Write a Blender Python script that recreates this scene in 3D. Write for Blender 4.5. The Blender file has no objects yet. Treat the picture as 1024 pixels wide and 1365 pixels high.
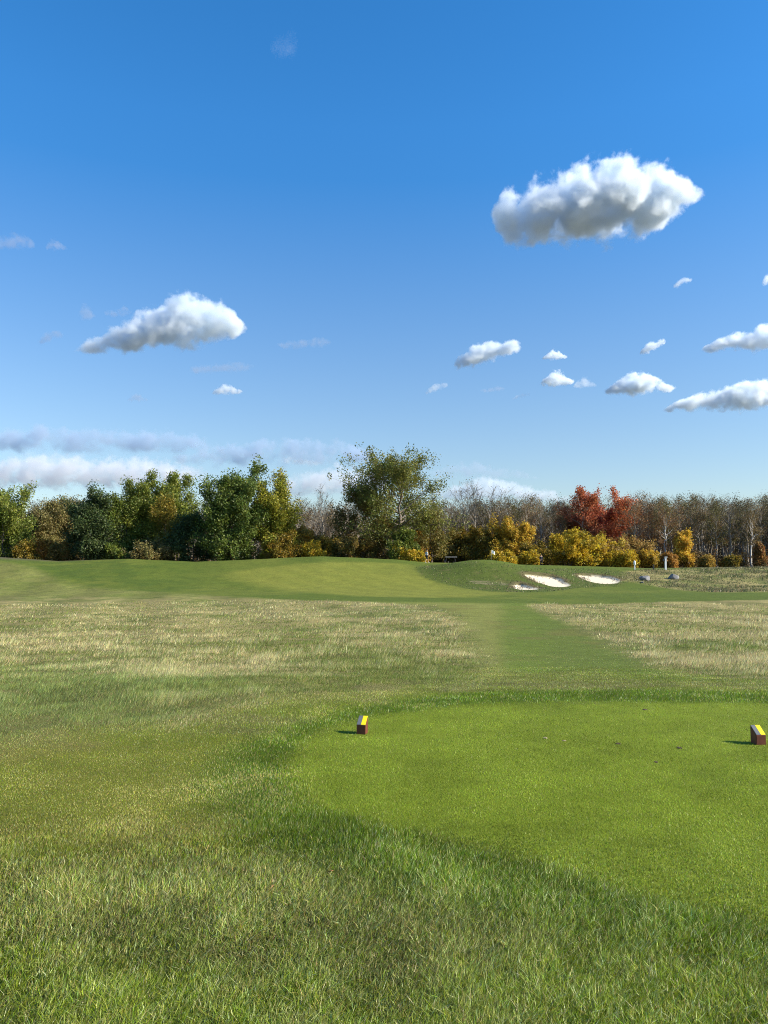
import bpy, math, random
import numpy as np

SC = bpy.context.scene
COL = SC.collection
R = math.radians
rnd = random.Random(7)
rng = np.random.default_rng(11)

# ------------------------------------------------------------------ camera constants
FPX, UC, VC, VH = 1025.0, 512.0, 682.5, 744.0
PITCH = math.atan((VH - VC) / FPX)
EYE = 1.6

def ray(u, v):
    xc, yc = (u - UC) / FPX, -(v - VC) / FPX
    c, s = math.cos(PITCH), math.sin(PITCH)
    return np.array([xc, c - yc * s, s + yc * c])

def at(u, v, Y):
    d = ray(u, v); k = Y / d[1]
    return np.array([d[0] * k, Y, EYE + d[2] * k])

# ------------------------------------------------------------------ noise
def _hash(ix, iy, iz, seed):
    h = (ix * 374761393 + iy * 668265263 + iz * 2147483647 + seed * 974634777) & 0xFFFFFFFF
    h = ((h ^ (h >> 13)) * 1274126177) & 0xFFFFFFFF
    h = ((h ^ (h >> 16)) * 2246822519) & 0xFFFFFFFF
    return ((h ^ (h >> 15)) & 0xFFFFFF).astype(np.float64) / 0xFFFFFF

def vn2(x, y, seed=0):
    ix, iy = np.floor(x).astype(np.int64), np.floor(y).astype(np.int64)
    fx, fy = x - ix, y - iy
    fx = fx * fx * (3 - 2 * fx); fy = fy * fy * (3 - 2 * fy)
    z = np.zeros_like(ix)
    a = _hash(ix, iy, z, seed); b = _hash(ix + 1, iy, z, seed)
    c = _hash(ix, iy + 1, z, seed); d = _hash(ix + 1, iy + 1, z, seed)
    return (a + (b - a) * fx) * (1 - fy) + (c + (d - c) * fx) * fy

def fb2(x, y, seed=0, octv=4):
    s, a, t = 0, 1.0, 0
    for k in range(octv):
        s = s + a * vn2(x * 2 ** k + 17.3 * k, y * 2 ** k - 9.1 * k, seed + k); t += a; a *= 0.5
    return s / t - 0.5

def vn3(p, seed=0):
    i = np.floor(p).astype(np.int64); f = p - i; f = f * f * (3 - 2 * f)
    o = 0
    for dx in (0, 1):
        for dy in (0, 1):
            for dz in (0, 1):
                w = (f[:, 0] if dx else 1 - f[:, 0]) * (f[:, 1] if dy else 1 - f[:, 1]) * (f[:, 2] if dz else 1 - f[:, 2])
                o = o + w * _hash(i[:, 0] + dx, i[:, 1] + dy, i[:, 2] + dz, seed)
    return o

def fb3(p, seed=0, octv=4, gain=0.5):
    s, a, t = 0, 1.0, 0
    for k in range(octv):
        s = s + a * vn3(p * 2 ** k + 13.7 * k, seed + k); t += a; a *= gain
    return s / t - 0.5

def sst(a, b, x):
    t = np.clip((x - a) / (b - a), 0, 1)
    return t * t * (3 - 2 * t)

# ------------------------------------------------------------------ mesh helpers
def mesh_np(name, V, F, cols=None, smooth=False):
    """V (n,3), F (m,k) with k 3 or 4 -> mesh with optional per-vertex colour."""
    me = bpy.data.meshes.new(name)
    V = np.asarray(V, np.float32); F = np.asarray(F, np.int32); k = F.shape[1]
    me.vertices.add(len(V)); me.vertices.foreach_set('co', V.ravel())
    me.loops.add(F.size); me.loops.foreach_set('vertex_index', F.ravel())
    me.polygons.add(len(F))
    me.polygons.foreach_set('loop_start', np.arange(0, F.size, k, dtype=np.int32))
    me.polygons.foreach_set('use_smooth', np.full(len(F), smooth))
    me.update(calc_edges=True)
    if cols is not None:
        a = me.color_attributes.new('col', 'FLOAT_COLOR', 'POINT')
        c = np.ones((len(V), 4), np.float32); c[:, :3] = cols
        a.data.foreach_set('color', c.ravel())
    return me

def link(name, me, mat=None, parent=None, loc=(0, 0, 0), rz=0.0, sc=None):
    o = bpy.data.objects.new(name, me); COL.objects.link(o)
    if mat is not None and me is not None and not me.materials: me.materials.append(mat)
    o.location = loc; o.rotation_euler = (0, 0, rz)
    if sc is not None: o.scale = sc if hasattr(sc, '__len__') else (sc,) * 3
    if parent: o.parent = parent
    return o

def tag(o, label=None, cat=None, group=None, kind=None):
    if label: o['label'] = label
    if cat: o['category'] = cat
    if group: o['group'] = group
    if kind: o['kind'] = kind
    return o

def thing(name, label, cat, loc, rz=0.0, group=None):
    o = link(name, None, None, None, loc, rz)
    return tag(o, label, cat, group)

class MB:
    """collects quads and triangles, all kept as one list of polygons"""
    def __init__(s): s.v = []; s.f = []
    def add(s, vs, fs):
        n = len(s.v); s.v += [tuple(map(float, v)) for v in vs]; s.f += [tuple(i + n for i in f) for f in fs]
    def box(s, c, d, bev=0.0, rot=0.0):
        import bmesh
        bm = bmesh.new(); bmesh.ops.create_cube(bm, size=1)
        for v in bm.verts: v.co.x *= d[0]; v.co.y *= d[1]; v.co.z *= d[2]
        if bev: bmesh.ops.bevel(bm, geom=bm.edges[:], offset=bev, segments=2, profile=0.6, affect='EDGES')
        cr, sr = math.cos(rot), math.sin(rot)
        s.add([(v.co.x * cr - v.co.y * sr + c[0], v.co.x * sr + v.co.y * cr + c[1], v.co.z + c[2]) for v in bm.verts],
              [[v.index for v in f.verts] for f in bm.faces]); bm.free()
    def tube(s, pts, rad, n=6, cap=True):
        pts = [np.array(p, float) for p in pts]; rings = []
        for i, p in enumerate(pts):
            d = pts[min(i + 1, len(pts) - 1)] - pts[max(i - 1, 0)]; d /= np.linalg.norm(d) + 1e-9
            a = np.cross(d, [0.31, 0.17, 0.93] if abs(d[2]) < .9 else [1, 0, 0]); a /= np.linalg.norm(a); b = np.cross(d, a)
            rings.append([p + rad[i] * (math.cos(t) * a + math.sin(t) * b) for t in np.arange(n) * 2 * math.pi / n])
        vs = [q for r_ in rings for q in r_]
        fs = [(i * n + j, i * n + (j + 1) % n, (i + 1) * n + (j + 1) % n, (i + 1) * n + j) for i in range(len(pts) - 1) for j in range(n)]
        if cap: fs += [tuple(range(n))[::-1], tuple((len(pts) - 1) * n + j for j in range(n))]
        s.add(vs, fs)
    def lathe(s, prof, n=16, c=(0, 0, 0), axis='z'):
        vs = []
        for r_, z in prof:
            for j in range(n):
                t = 2 * math.pi * j / n
                p = (r_ * math.cos(t), r_ * math.sin(t), z)
                if axis == 'y': p = (p[0], p[2], p[1])
                vs.append((p[0] + c[0], p[1] + c[1], p[2] + c[2]))
        m = len(prof)
        fs = [(i * n + j, i * n + (j + 1) % n, (i + 1) * n + (j + 1) % n, (i + 1) * n + j) for i in range(m - 1) for j in range(n)]
        fs += [tuple(range(n))[::-1], tuple((m - 1) * n + j for j in range(n))]
        s.add(vs, fs)
    def mesh(s, name, smooth=False):
        me = bpy.data.meshes.new(name); me.from_pydata(s.v, [], s.f); me.update()
        if smooth: me.polygons.foreach_set('use_smooth', [True] * len(me.polygons))
        return me

# ------------------------------------------------------------------ materials
def new_mat(name):
    m = bpy.data.materials.new(name); m.use_nodes = True
    nt = m.node_tree; nt.nodes.clear()
    out = nt.nodes.new('ShaderNodeOutputMaterial')
    return m, nt, out

def N(nt, t, **kw):
    n = nt.nodes.new(t)
    for k, v in kw.items():
        if k in n.inputs: n.inputs[k].default_value = v
        else: setattr(n, k, v)
    return n

def mat_plain(name, rgb, rough=0.6, var=0.15, scale=8.0, metal=0.0, spec=0.4, bump=0.0):
    m, nt, out = new_mat(name); L = nt.links.new
    p = N(nt, 'ShaderNodeBsdfPrincipled'); p.inputs['Roughness'].default_value = rough
    p.inputs['Metallic'].default_value = metal; p.inputs['Specular IOR Level'].default_value = spec
    tc = N(nt, 'ShaderNodeTexCoord'); no = N(nt, 'ShaderNodeTexNoise', Scale=scale, Detail=5.0)
    L(tc.outputs['Object'], no.inputs['Vector'])
    rp = N(nt, 'ShaderNodeValToRGB')
    rp.color_ramp.elements[0].position = .25; rp.color_ramp.elements[1].position = .75
    rp.color_ramp.elements[0].color = tuple(c * (1 - var) for c in rgb) + (1,)
    rp.color_ramp.elements[1].color = tuple(min(1, c * (1 + var)) for c in rgb) + (1,)
    L(no.outputs['Fac'], rp.inputs['Fac']); L(rp.outputs['Color'], p.inputs['Base Color'])
    if bump:
        b = N(nt, 'ShaderNodeBump', Strength=bump); L(no.outputs['Fac'], b.inputs['Height']); L(b.outputs['Normal'], p.inputs['Normal'])
    L(p.outputs[0], out.inputs['Surface'])
    return m

def mat_leaf(name, trans=0.35, gloss=0.06, rough=0.45, objvar=0.0):
    m, nt, out = new_mat(name); L = nt.links.new
    at_ = N(nt, 'ShaderNodeAttribute', attribute_name='col'); col = at_.outputs['Color']
    if objvar:
        oi = N(nt, 'ShaderNodeObjectInfo')
        mr = N(nt, 'ShaderNodeMapRange'); mr.inputs['To Min'].default_value = 1 - objvar; mr.inputs['To Max'].default_value = 1 + objvar
        hs = N(nt, 'ShaderNodeHueSaturation'); L(oi.outputs['Random'], mr.inputs['Value']); L(mr.outputs[0], hs.inputs['Value']); L(col, hs.inputs['Color'])
        col = hs.outputs['Color']
    d = N(nt, 'ShaderNodeBsdfDiffuse'); t = N(nt, 'ShaderNodeBsdfTranslucent'); g = N(nt, 'ShaderNodeBsdfGlossy', Roughness=rough)
    L(col, d.inputs['Color']); L(col, t.inputs['Color']); g.inputs['Color'].default_value = (1, .97, .85, 1)
    a = N(nt, 'ShaderNodeMixShader', Fac=trans); L(d.outputs[0], a.inputs[1]); L(t.outputs[0], a.inputs[2])
    b = N(nt, 'ShaderNodeMixShader', Fac=gloss); L(a.outputs[0], b.inputs[1]); L(g.outputs[0], b.inputs[2])
    L(b.outputs[0], out.inputs['Surface'])
    return m

def mat_ground(name, bump=0.5, fine=55.0, mid=4.0, amp=.45):
    m, nt, out = new_mat(name); L = nt.links.new
    at_ = N(nt, 'ShaderNodeAttribute', attribute_name='col')
    g = N(nt, 'ShaderNodeNewGeometry')
    n1 = N(nt, 'ShaderNodeTexNoise', Scale=fine, Detail=4.0, Roughness=.7)
    n2 = N(nt, 'ShaderNodeTexNoise', Scale=mid, Detail=6.0, Roughness=.75)
    L(g.outputs['Position'], n1.inputs['Vector']); L(g.outputs['Position'], n2.inputs['Vector'])
    mx = N(nt, 'ShaderNodeMath', operation='ADD'); L(n1.outputs['Fac'], mx.inputs[0]); L(n2.outputs['Fac'], mx.inputs[1])
    n3 = N(nt, 'ShaderNodeTexNoise', Scale=.9, Detail=5.0, Roughness=.7); L(g.outputs['Position'], n3.inputs['Vector'])
    m3 = N(nt, 'ShaderNodeMath', operation='MULTIPLY_ADD'); L(n3.outputs['Fac'], m3.inputs[0]); m3.inputs[1].default_value = .8; L(mx.outputs[0], m3.inputs[2])
    mr = N(nt, 'ShaderNodeMapRange'); mr.inputs['From Min'].default_value = .9; mr.inputs['From Max'].default_value = 1.9
    mr.inputs['To Min'].default_value = 1 - amp; mr.inputs['To Max'].default_value = 1 + amp; L(m3.outputs[0], mr.inputs['Value'])
    vm = N(nt, 'ShaderNodeVectorMath', operation='SCALE'); L(at_.outputs['Color'], vm.inputs[0]); L(mr.outputs[0], vm.inputs['Scale'])
    p = N(nt, 'ShaderNodeBsdfPrincipled'); p.inputs['Roughness'].default_value = .9; p.inputs['Specular IOR Level'].default_value = .15
    L(vm.outputs[0], p.inputs['Base Color'])
    b = N(nt, 'ShaderNodeBump', Strength=bump, Distance=.05); L(mx.outputs[0], b.inputs['Height']); L(b.outputs['Normal'], p.inputs['Normal'])
    L(p.outputs[0], out.inputs['Surface'])
    return m

M_GROUND = mat_ground('turf_material', .6)
M_SAND = mat_ground('sand_material', .2, amp=.1)
M_BLADE = mat_leaf('grass_blade_material', .42, .02, .4)
M_LEAF = mat_leaf('foliage_material', .4, .02, .5, .0)
M_LEAFV = mat_leaf('woodland_foliage_material', .3, .02, .5, .25)
M_BARK = mat_plain('bark_material', (.15, .12, .095), .9, .35, 3.0, bump=.4)
M_GREYBARK = mat_plain('grey_bark_material', (.28, .24, .19), .9, .35, 3.0, bump=.4)
M_PALEBARK = mat_plain('pale_bark_material', (.5, .47, .42), .85, .25, 3.0)

# ------------------------------------------------------------------ terrain
_by = np.array([-60, -20, 0, 8.2, 9.4, 10.6, 12, 16, 22, 30, 45, 57, 76, 200])
_bz = np.array([.0, 0, 0, 0, -.02, -.1, -.26, -.64, -1.08, -1.42, -1.7, -1.73, -1.68, -1.68])
_ty = np.arange(-60, 200, .1); _tz = np.interp(_ty, _by, _bz)
_k = np.exp(-np.linspace(-2, 2, 21) ** 2); _k /= _k.sum()
_tz = np.convolve(np.pad(_tz, 10, 'edge'), _k, 'valid')
_cu = np.array([-300, -100, 0, 80, 170, 260, 330, 430, 530, 570, 640, 700, 780, 860, 1024, 1300])
_cv = np.array([744, 742, 742.5, 748, 745, 749, 746, 741.5, 746, 750, 751, 753, 755, 757.5, 755.5, 755])

def zbase(x, y):
    x = np.asarray(x, float); y = np.asarray(y, float)
    b = np.interp(y, _ty, _tz)
    u = UC + FPX * x / np.maximum(y, 20)
    zc = EYE + 104 * (VH - np.interp(u, _cu, _cv)) / FPX
    t = sst(76, 104, y)
    z = b + (zc - b) * t
    z = z + (-.05 - z) * sst(106, 117, y)
    z = z + 1.5 * np.exp(-((x - 12.2) / 6.6) ** 2 - ((y - 91.5) / 5.2) ** 2)
    far = sst(20, 45, y) * (1 - sst(150, 300, y))
    z = z + .35 * fb2(x * .06, y * .06, 5, 2) * sst(14, 30, y) * (1 - sst(70, 85, y)) + .05 * fb2(x * .3, y * .3, 9, 2) * far
    return z

def gp(u, v, ymax=106.0):
    d = ray(u, v); ys = np.arange(1.2, ymax, .05); k = ys / d[1]
    zz = EYE + d[2] * k - zbase(d[0] * k, ys)
    i = np.argmax(zz < 0) if (zz < 0).any() else len(ys) - 1
    return np.array([d[0] * k[i], ys[i]])

def poly(pts, it=2):
    P = np.array([gp(*p) for p in pts])
    for _ in range(it):
        Q = np.roll(P, -1, 0); P = np.stack([.75 * P + .25 * Q, .25 * P + .75 * Q], 1).reshape(-1, 2)
    return P

def sdf(P, x, y, pad=6.0):
    """signed distance, positive inside; far outside is clipped to -pad"""
    out = np.full(x.shape, -pad)
    lo, hi = P.min(0) - pad, P.max(0) + pad
    m = (x > lo[0]) & (x < hi[0]) & (y > lo[1]) & (y < hi[1])
    px, py = x[m], y[m]; d = np.full(px.shape, 1e9); ins = np.zeros(px.shape, bool)
    for i in range(len(P)):
        a, b = P[i], P[(i + 1) % len(P)]; e = b - a
        t = np.clip(((px - a[0]) * e[0] + (py - a[1]) * e[1]) / (e @ e + 1e-12), 0, 1)
        d = np.minimum(d, (px - a[0] - t * e[0]) ** 2 + (py - a[1] - t * e[1]) ** 2)
        c = ((a[1] > py) != (b[1] > py)) & (px < e[0] * (py - a[1]) / (e[1] + 1e-12) + a[0])
        ins ^= c
    out[m] = np.where(ins, 1, -1) * np.sqrt(d)
    return np.maximum(out, -pad)

P_TEE = poly([(1300, 945), (1024, 940), (860, 937), (700, 938), (600, 943), (500, 955), (430, 975), (390, 1000), (385, 1040), (430, 1080), (540, 1110), (680, 1145), (830, 1190), (1024, 1245), (1400, 1330), (1700, 1150), (1600, 960)])
P_COLLAR = poly([(1500, 925), (1024, 922), (700, 918), (560, 928), (430, 952), (330, 985), (275, 1010), (255, 1060), (300, 1110), (420, 1170), (560, 1215), (750, 1260), (1024, 1300), (1500, 1360), (1900, 1150), (1800, 950)])
P_ROUGHL = poly([(-700, 985), (-300, 988), (0, 990), (150, 972), (300, 950), (430, 930), (540, 918), (625, 905), (640, 890), (625, 850), (612, 812), (500, 803), (400, 800), (250, 791), (150, 785), (85, 777), (50, 757), (0, 748), (-200, 746), (-500, 760), (-900, 850)], 1)
P_ROUGHR = poly([(690, 804), (735, 822), (790, 848), (835, 872), (880, 893), (940, 903), (1024, 910), (1300, 915), (1700, 900), (1500, 810), (1250, 798), (1024, 799), (860, 803), (760, 805)], 1)
P_ROUGHB = poly([(822, 772), (860, 778), (905, 786), (960, 790), (1024, 789), (1200, 790), (1400, 780), (1400, 757), (1100, 755.5), (1000, 757), (930, 758), (840, 759)], 1)
P_GREEN = poly([(300, 768), (318, 760), (400, 752), (470, 749.5), (540, 751), (557, 760), (580, 775), (620, 785), (690, 791), (600, 797), (520, 796), (430, 791), (350, 782)], 2)
P_MOUND = poly([(551, 756), (556, 764), (575, 775), (610, 783), (660, 789), (720, 790), (770, 784), (830, 781), (842, 768), (828, 760), (760, 757), (700, 755), (660, 751), (640, 750), (600, 752), (570, 754)], 1)
P_B1 = poly([(697, 765.5), (708, 764.5), (730, 766.5), (745, 770), (753, 776), (760, 781), (742, 783), (728, 779), (712, 773)], 2)
P_B2 = poly([(770, 766), (785, 765.5), (805, 767), (826, 772), (824, 777), (808, 778.5), (788, 776), (778, 771)], 2)
P_B3 = poly([(685, 784.5), (688, 778.5), (692, 777), (700, 780), (722, 785), (700, 786.5)], 2)
BUNKERS = [P_B1, P_B2, P_B3]
P_SCAR = poly([(592, 770), (600, 768), (640, 773), (690, 779), (688, 782), (640, 779), (605, 776)], 2)

# polar sheet: fine inside the view and beside it, coarse elsewhere, out to the horizon
th = np.concatenate([np.arange(-180, -44, 4.0), np.arange(-44, 44.001, .11), np.arange(48, 180, 4.0)])
th = np.radians(th)
rr = [.3]
while rr[-1] < 7000:
    r_ = rr[-1]
    rr.append(r_ * 1.022 if r_ < 1.5 else r_ * 1.009 if r_ < 62 else r_ + .3 if r_ < 78 else r_ + .13 if r_ < 95 else r_ + .3 if r_ < 122 else r_ * 1.02 if r_ < 400 else r_ * 1.12)
rr = np.array(rr)
NT, NR = len(th), len(rr)
TH, RR = np.meshgrid(th, rr)
GX, GY = (RR * np.sin(TH)).ravel(), (RR * np.cos(TH)).ravel()

wob = .18 * fb2(GX * 1.3, GY * 1.3, 21, 3) * np.clip(RR.ravel() / 6, .6, 5)
near = {}
for nm, P in (('tee', P_TEE), ('collar', P_COLLAR), ('roughl', P_ROUGHL), ('roughr', P_ROUGHR), ('roughb', P_ROUGHB), ('green', P_GREEN), ('mound', P_MOUND), ('scar', P_SCAR)):
    near[nm] = sdf(P, GX, GY) + wob
bs = [sdf(P, GX, GY, 4.0) + .15 + .3 * fb2(GX * 1.1, GY * 1.1, 33, 2) for P in BUNKERS]
GZ = zbase(GX, GY)
for P, d in zip(BUNKERS, bs):
    y0, y1 = P[:, 1].min(), P[:, 1].max()
    fr = np.clip((GY - y0) / (y1 - y0), 0, 1.2)
    GZ -= (.24 * fr + .04) * sst(-.05, .45, d)
    GZ += .07 * np.exp(-((d + .35) / .45) ** 2) * sst(.3, .8, fr + .25 * fb2(GX * .8, GY * .8, 3, 2))
w_rough = np.clip(sst(-1.0 , 1.1, near['roughl'] + .9 * fb2(GX * .9, GY * .9, 25, 3) * (GY < 16)) + sst(-.5, .8, near['roughr']) + sst(-1, 1, near['roughb']), 0, 1)
w_tee = sst(-.17, .17, near['tee'] + .16 * fb2(GX * 5, GY * 5, 23, 3)); w_col = sst(-.2, .3, near['collar']) * (1 - w_tee)
lump = fb2(GX * .8, GY * .8, 41, 4)
inview = 1 - sst(110, 160, RR.ravel())
GZ += (.16 * w_rough + .03 * (1 - w_tee) + .012) * lump * inview * sst(1, 3, RR.ravel())
GZ += .05 * w_col * fb2(GX * 2.2, GY * 2.2, 43, 3)
GZG = GZ.reshape(NR, NT)

# colours (turf colours in patches, then shade painted under the near blades)
def C(*a): return np.array(a)
def mixc(c, d, w): return c + (d - c) * w[:, None]
n_big, n_mid, n_sm = fb2(GX * .12, GY * .12, 51, 3), fb2(GX * .55, GY * .55, 52, 4), fb2(GX * 2.1, GY * 2.1, 53, 4)
far_w = sst(9, 16, RR.ravel())
gc = np.tile(C(.115, .145, .012), (len(GX), 1))                       # lawn round the tee
gc = mixc(gc, C(.135, .12, .045), sst(-.05, .2, n_mid + .5 * n_sm) * .8)
olive = sst(3.9, 4.6, GY) * (1 - sst(6.3, 7.4, GY)) * sst(.3, 1.2, -GX + .6 * n_sm)     # worn olive turf left of the tee
gc = mixc(gc, C(.155, .145, .022), olive * .6 * (.6 + 1.2 * np.clip(n_mid + .3, 0, 1)))
# path beyond the tee, mown in stripes
pathw = far_w * (1 - w_rough)
gc = mixc(gc, C(.11, .145, .02), pathw)
px_ = GX / np.maximum(GY, 1)
gc = mixc(gc, C(.19, .19, .045), pathw * (1 - sst(.135, .165, px_ + .02 * n_mid)) * (1 - sst(55, 60, GY)) * .8)
gc = mixc(gc, C(.095, .12, .02), pathw * sst(.19, .23, px_ + .03 * n_mid) * (1 - sst(50, 60, GY)) * .5)
gc = mixc(gc, C(.15, .125, .035), pathw * sst(0, .3, n_mid) * .5)
# fairway and slope up to the green
fw = sst(56, 60, GY)
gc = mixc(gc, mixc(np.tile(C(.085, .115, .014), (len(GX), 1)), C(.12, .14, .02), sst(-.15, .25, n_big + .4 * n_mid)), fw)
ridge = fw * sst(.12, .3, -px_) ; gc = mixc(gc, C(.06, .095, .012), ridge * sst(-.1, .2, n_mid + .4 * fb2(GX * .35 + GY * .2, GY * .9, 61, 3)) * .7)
stripe = .5 + .5 * np.sin((GX * .8 + GY * .6) * 2.2)
gc = mixc(gc, C(.185, .19, .03), sst(-1.6, 1.4, near['green']) * (.72 + .18 * stripe))
gc = mixc(gc, C(.13, .15, .022), sst(-.4, .5, near['green']) * sst(0, .2, n_big + .3 * n_mid) * .5)
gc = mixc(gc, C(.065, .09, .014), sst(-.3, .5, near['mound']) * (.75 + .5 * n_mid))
gc = mixc(gc, C(.14, .13, .04), sst(-.3, .5, near['mound']) * sst(.1, .3, n_mid + n_sm * .4) * .6)
gc = mixc(gc, C(.2, .17, .09), .7 * sst(-.2, .5, near['scar']) * sst(-.08, .2, n_mid + n_sm * .7))
streak = np.sin((GX * .92 + GY * .25) * 1.1 + 2 * n_big)
rl = mixc(np.tile(C(.25, .21, .08), (len(GX), 1)), C(.13, .14, .035), sst(-.1, .25, n_mid + .6 * n_big))
rl = mixc(rl, C(.12, .14, .025), .75 * sst(58, 72, GY) * (GX < 0))
gc = mixc(gc, rl * (1 + .14 * streak[:, None]), w_rough)
lip = np.max([np.exp(-(np.minimum(0, d + .25) / .35) ** 2 - (np.maximum(0, d - .6) / .2) ** 2) * sst(-1, 0, (GY - P[:, 1].mean()) + .8) for P, d in zip(BUNKERS, bs)], 0)
gc = mixc(gc, C(.13, .1, .05), np.clip(lip, 0, 1) * .7)
gc = mixc(gc, C(.066, .108, .008), w_col)
gc = mixc(gc, C(.16, .205, .016), w_tee)
gc = mixc(gc, C(.115, .155, .012), w_tee * sst(-.05, .2, n_mid + .4 * n_big + .3 * n_sm) * .8)
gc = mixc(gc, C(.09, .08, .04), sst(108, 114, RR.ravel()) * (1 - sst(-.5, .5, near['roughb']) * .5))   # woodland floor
for P, d in zip(BUNKERS, bs):
    gc = mixc(gc, C(.68, .585, .42), sst(-.04, .16, d - .22 * sst(.75, 1.0, (GY - P[:, 1].min()) / np.ptp(P[:, 1]))))
gc = np.maximum(gc, .006)
gcv = mixc(gc, C(.045, .042, .014), .6 * (1 - sst(3.7, 5.2, GY)) * (1 - w_tee) * (RR.ravel() < 20))   # soil under the longer lawn, darkened to paint shaded gaps between blades

# one sheet, cut into the ground, tee, path, fairway, green and bunkers
reg = np.zeros(len(GX), int)
reg[(near['roughl'] < 0) & (near['roughr'] < 0) & (GY > 9.3) & (GY < 58) & (px_ > -.02) & (px_ < .6) & (near['collar'] < 0)] = 2
reg[(GY >= 57) & (GY < 106) & (near['roughl'] < 0) & (near['roughr'] < 0) & (near['roughb'] < 0)] = 3
reg[(near['green'] > 0) & (GY > 60)] = 4
reg[near['tee'] > 0] = 1
for k, (d, P) in enumerate(zip(bs, BUNKERS)): reg[d - .22 * sst(.75, 1.0, (GY - P[:, 1].min()) / np.ptp(P[:, 1])) > .02] = 5 + k
ii, jj = np.meshgrid(np.arange(NR - 1), np.arange(NT), indexing='ij')
j2 = (jj + 1) % NT
quads = np.stack([ii * NT + jj, ii * NT + j2, (ii + 1) * NT + j2, (ii + 1) * NT + jj], -1).reshape(-1, 4)
qreg = reg[quads[:, 0]]
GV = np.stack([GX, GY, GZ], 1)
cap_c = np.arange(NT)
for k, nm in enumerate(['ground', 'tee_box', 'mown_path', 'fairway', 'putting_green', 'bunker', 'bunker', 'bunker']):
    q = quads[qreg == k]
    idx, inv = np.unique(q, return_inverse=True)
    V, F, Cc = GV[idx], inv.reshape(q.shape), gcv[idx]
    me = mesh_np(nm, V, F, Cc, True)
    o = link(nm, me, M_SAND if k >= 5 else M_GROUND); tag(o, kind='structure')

def zat(x, y):
    """height of the finished sheet"""
    x = np.asarray(x, float); y = np.asarray(y, float)
    t, r_ = np.arctan2(x, y), np.hypot(x, y)
    j = np.clip(np.searchsorted(th, t) - 1, 0, NT - 2); i = np.clip(np.searchsorted(rr, r_) - 1, 0, NR - 2)
    a = np.clip((t - th[j]) / (th[j + 1] - th[j]), 0, 1); b = np.clip((r_ - rr[i]) / (rr[i + 1] - rr[i]), 0, 1)
    g = GZG
    return (g[i, j] * (1 - a) + g[i, j + 1] * a) * (1 - b) + (g[i + 1, j] * (1 - a) + g[i + 1, j + 1] * a) * b

def grid(field, x, y):
    t, r_ = np.arctan2(x, y), np.hypot(x, y)
    j = np.clip(np.searchsorted(th, t) - 1, 0, NT - 2); i = np.clip(np.searchsorted(rr, r_) - 1, 0, NR - 2)
    return field.reshape(NR, NT, *field.shape[1:])[i, j]

# ------------------------------------------------------------------ grass blades
def blades(x, y, h, w, lean, ldir, col, nseg):
    """h height, w width, lean horizontal reach of the tip, ldir its direction"""
    n = len(x); z = zat(x, y) - .004
    fa = rng.uniform(0, 2 * math.pi, n)                               # facing
    fx, fy = np.cos(fa) * w / 2, np.sin(fa) * w / 2
    lx, ly = np.cos(ldir) * lean, np.sin(ldir) * lean
    base = np.stack([x, y, z], 1); wv = np.stack([fx, fy, 0 * fx], 1)
    tip = base + np.stack([lx, ly, h], 1)
    if nseg == 1:
        V = np.stack([base - wv, base + wv, tip], 1).reshape(-1, 3)
        F = np.arange(n * 3).reshape(-1, 3); k = 3
    else:
        mid = base + np.stack([lx * .35, ly * .35, h * .62], 1)
        V = np.stack([base - wv, base + wv, mid - wv * .75, mid + wv * .75, tip], 1).reshape(-1, 3)
        o = np.arange(n) * 5
        F = np.concatenate([np.stack([o, o + 1, o + 3], 1), np.stack([o, o + 3, o + 2], 1), np.stack([o + 2, o + 3, o + 4], 1)]); k = 5
    return V, F, np.repeat(col, k, 0)

def scatter(n, r0, r1, half=36.0):
    w = rng.uniform(1 / r1, 1 / r0, n); r_ = 1 / w; t = np.radians(rng.uniform(-half, half, n))
    return r_ * np.sin(t), r_ * np.cos(t), r_

def vary(c, n, amt=.22, hue=.10):
    v = 1 + amt * rng.standard_normal(n)[:, None]
    hv = 1 + hue * rng.standard_normal((n, 3))
    return np.clip(c * np.clip(v, .4, 1.9) * hv, .008, .85)

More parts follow.
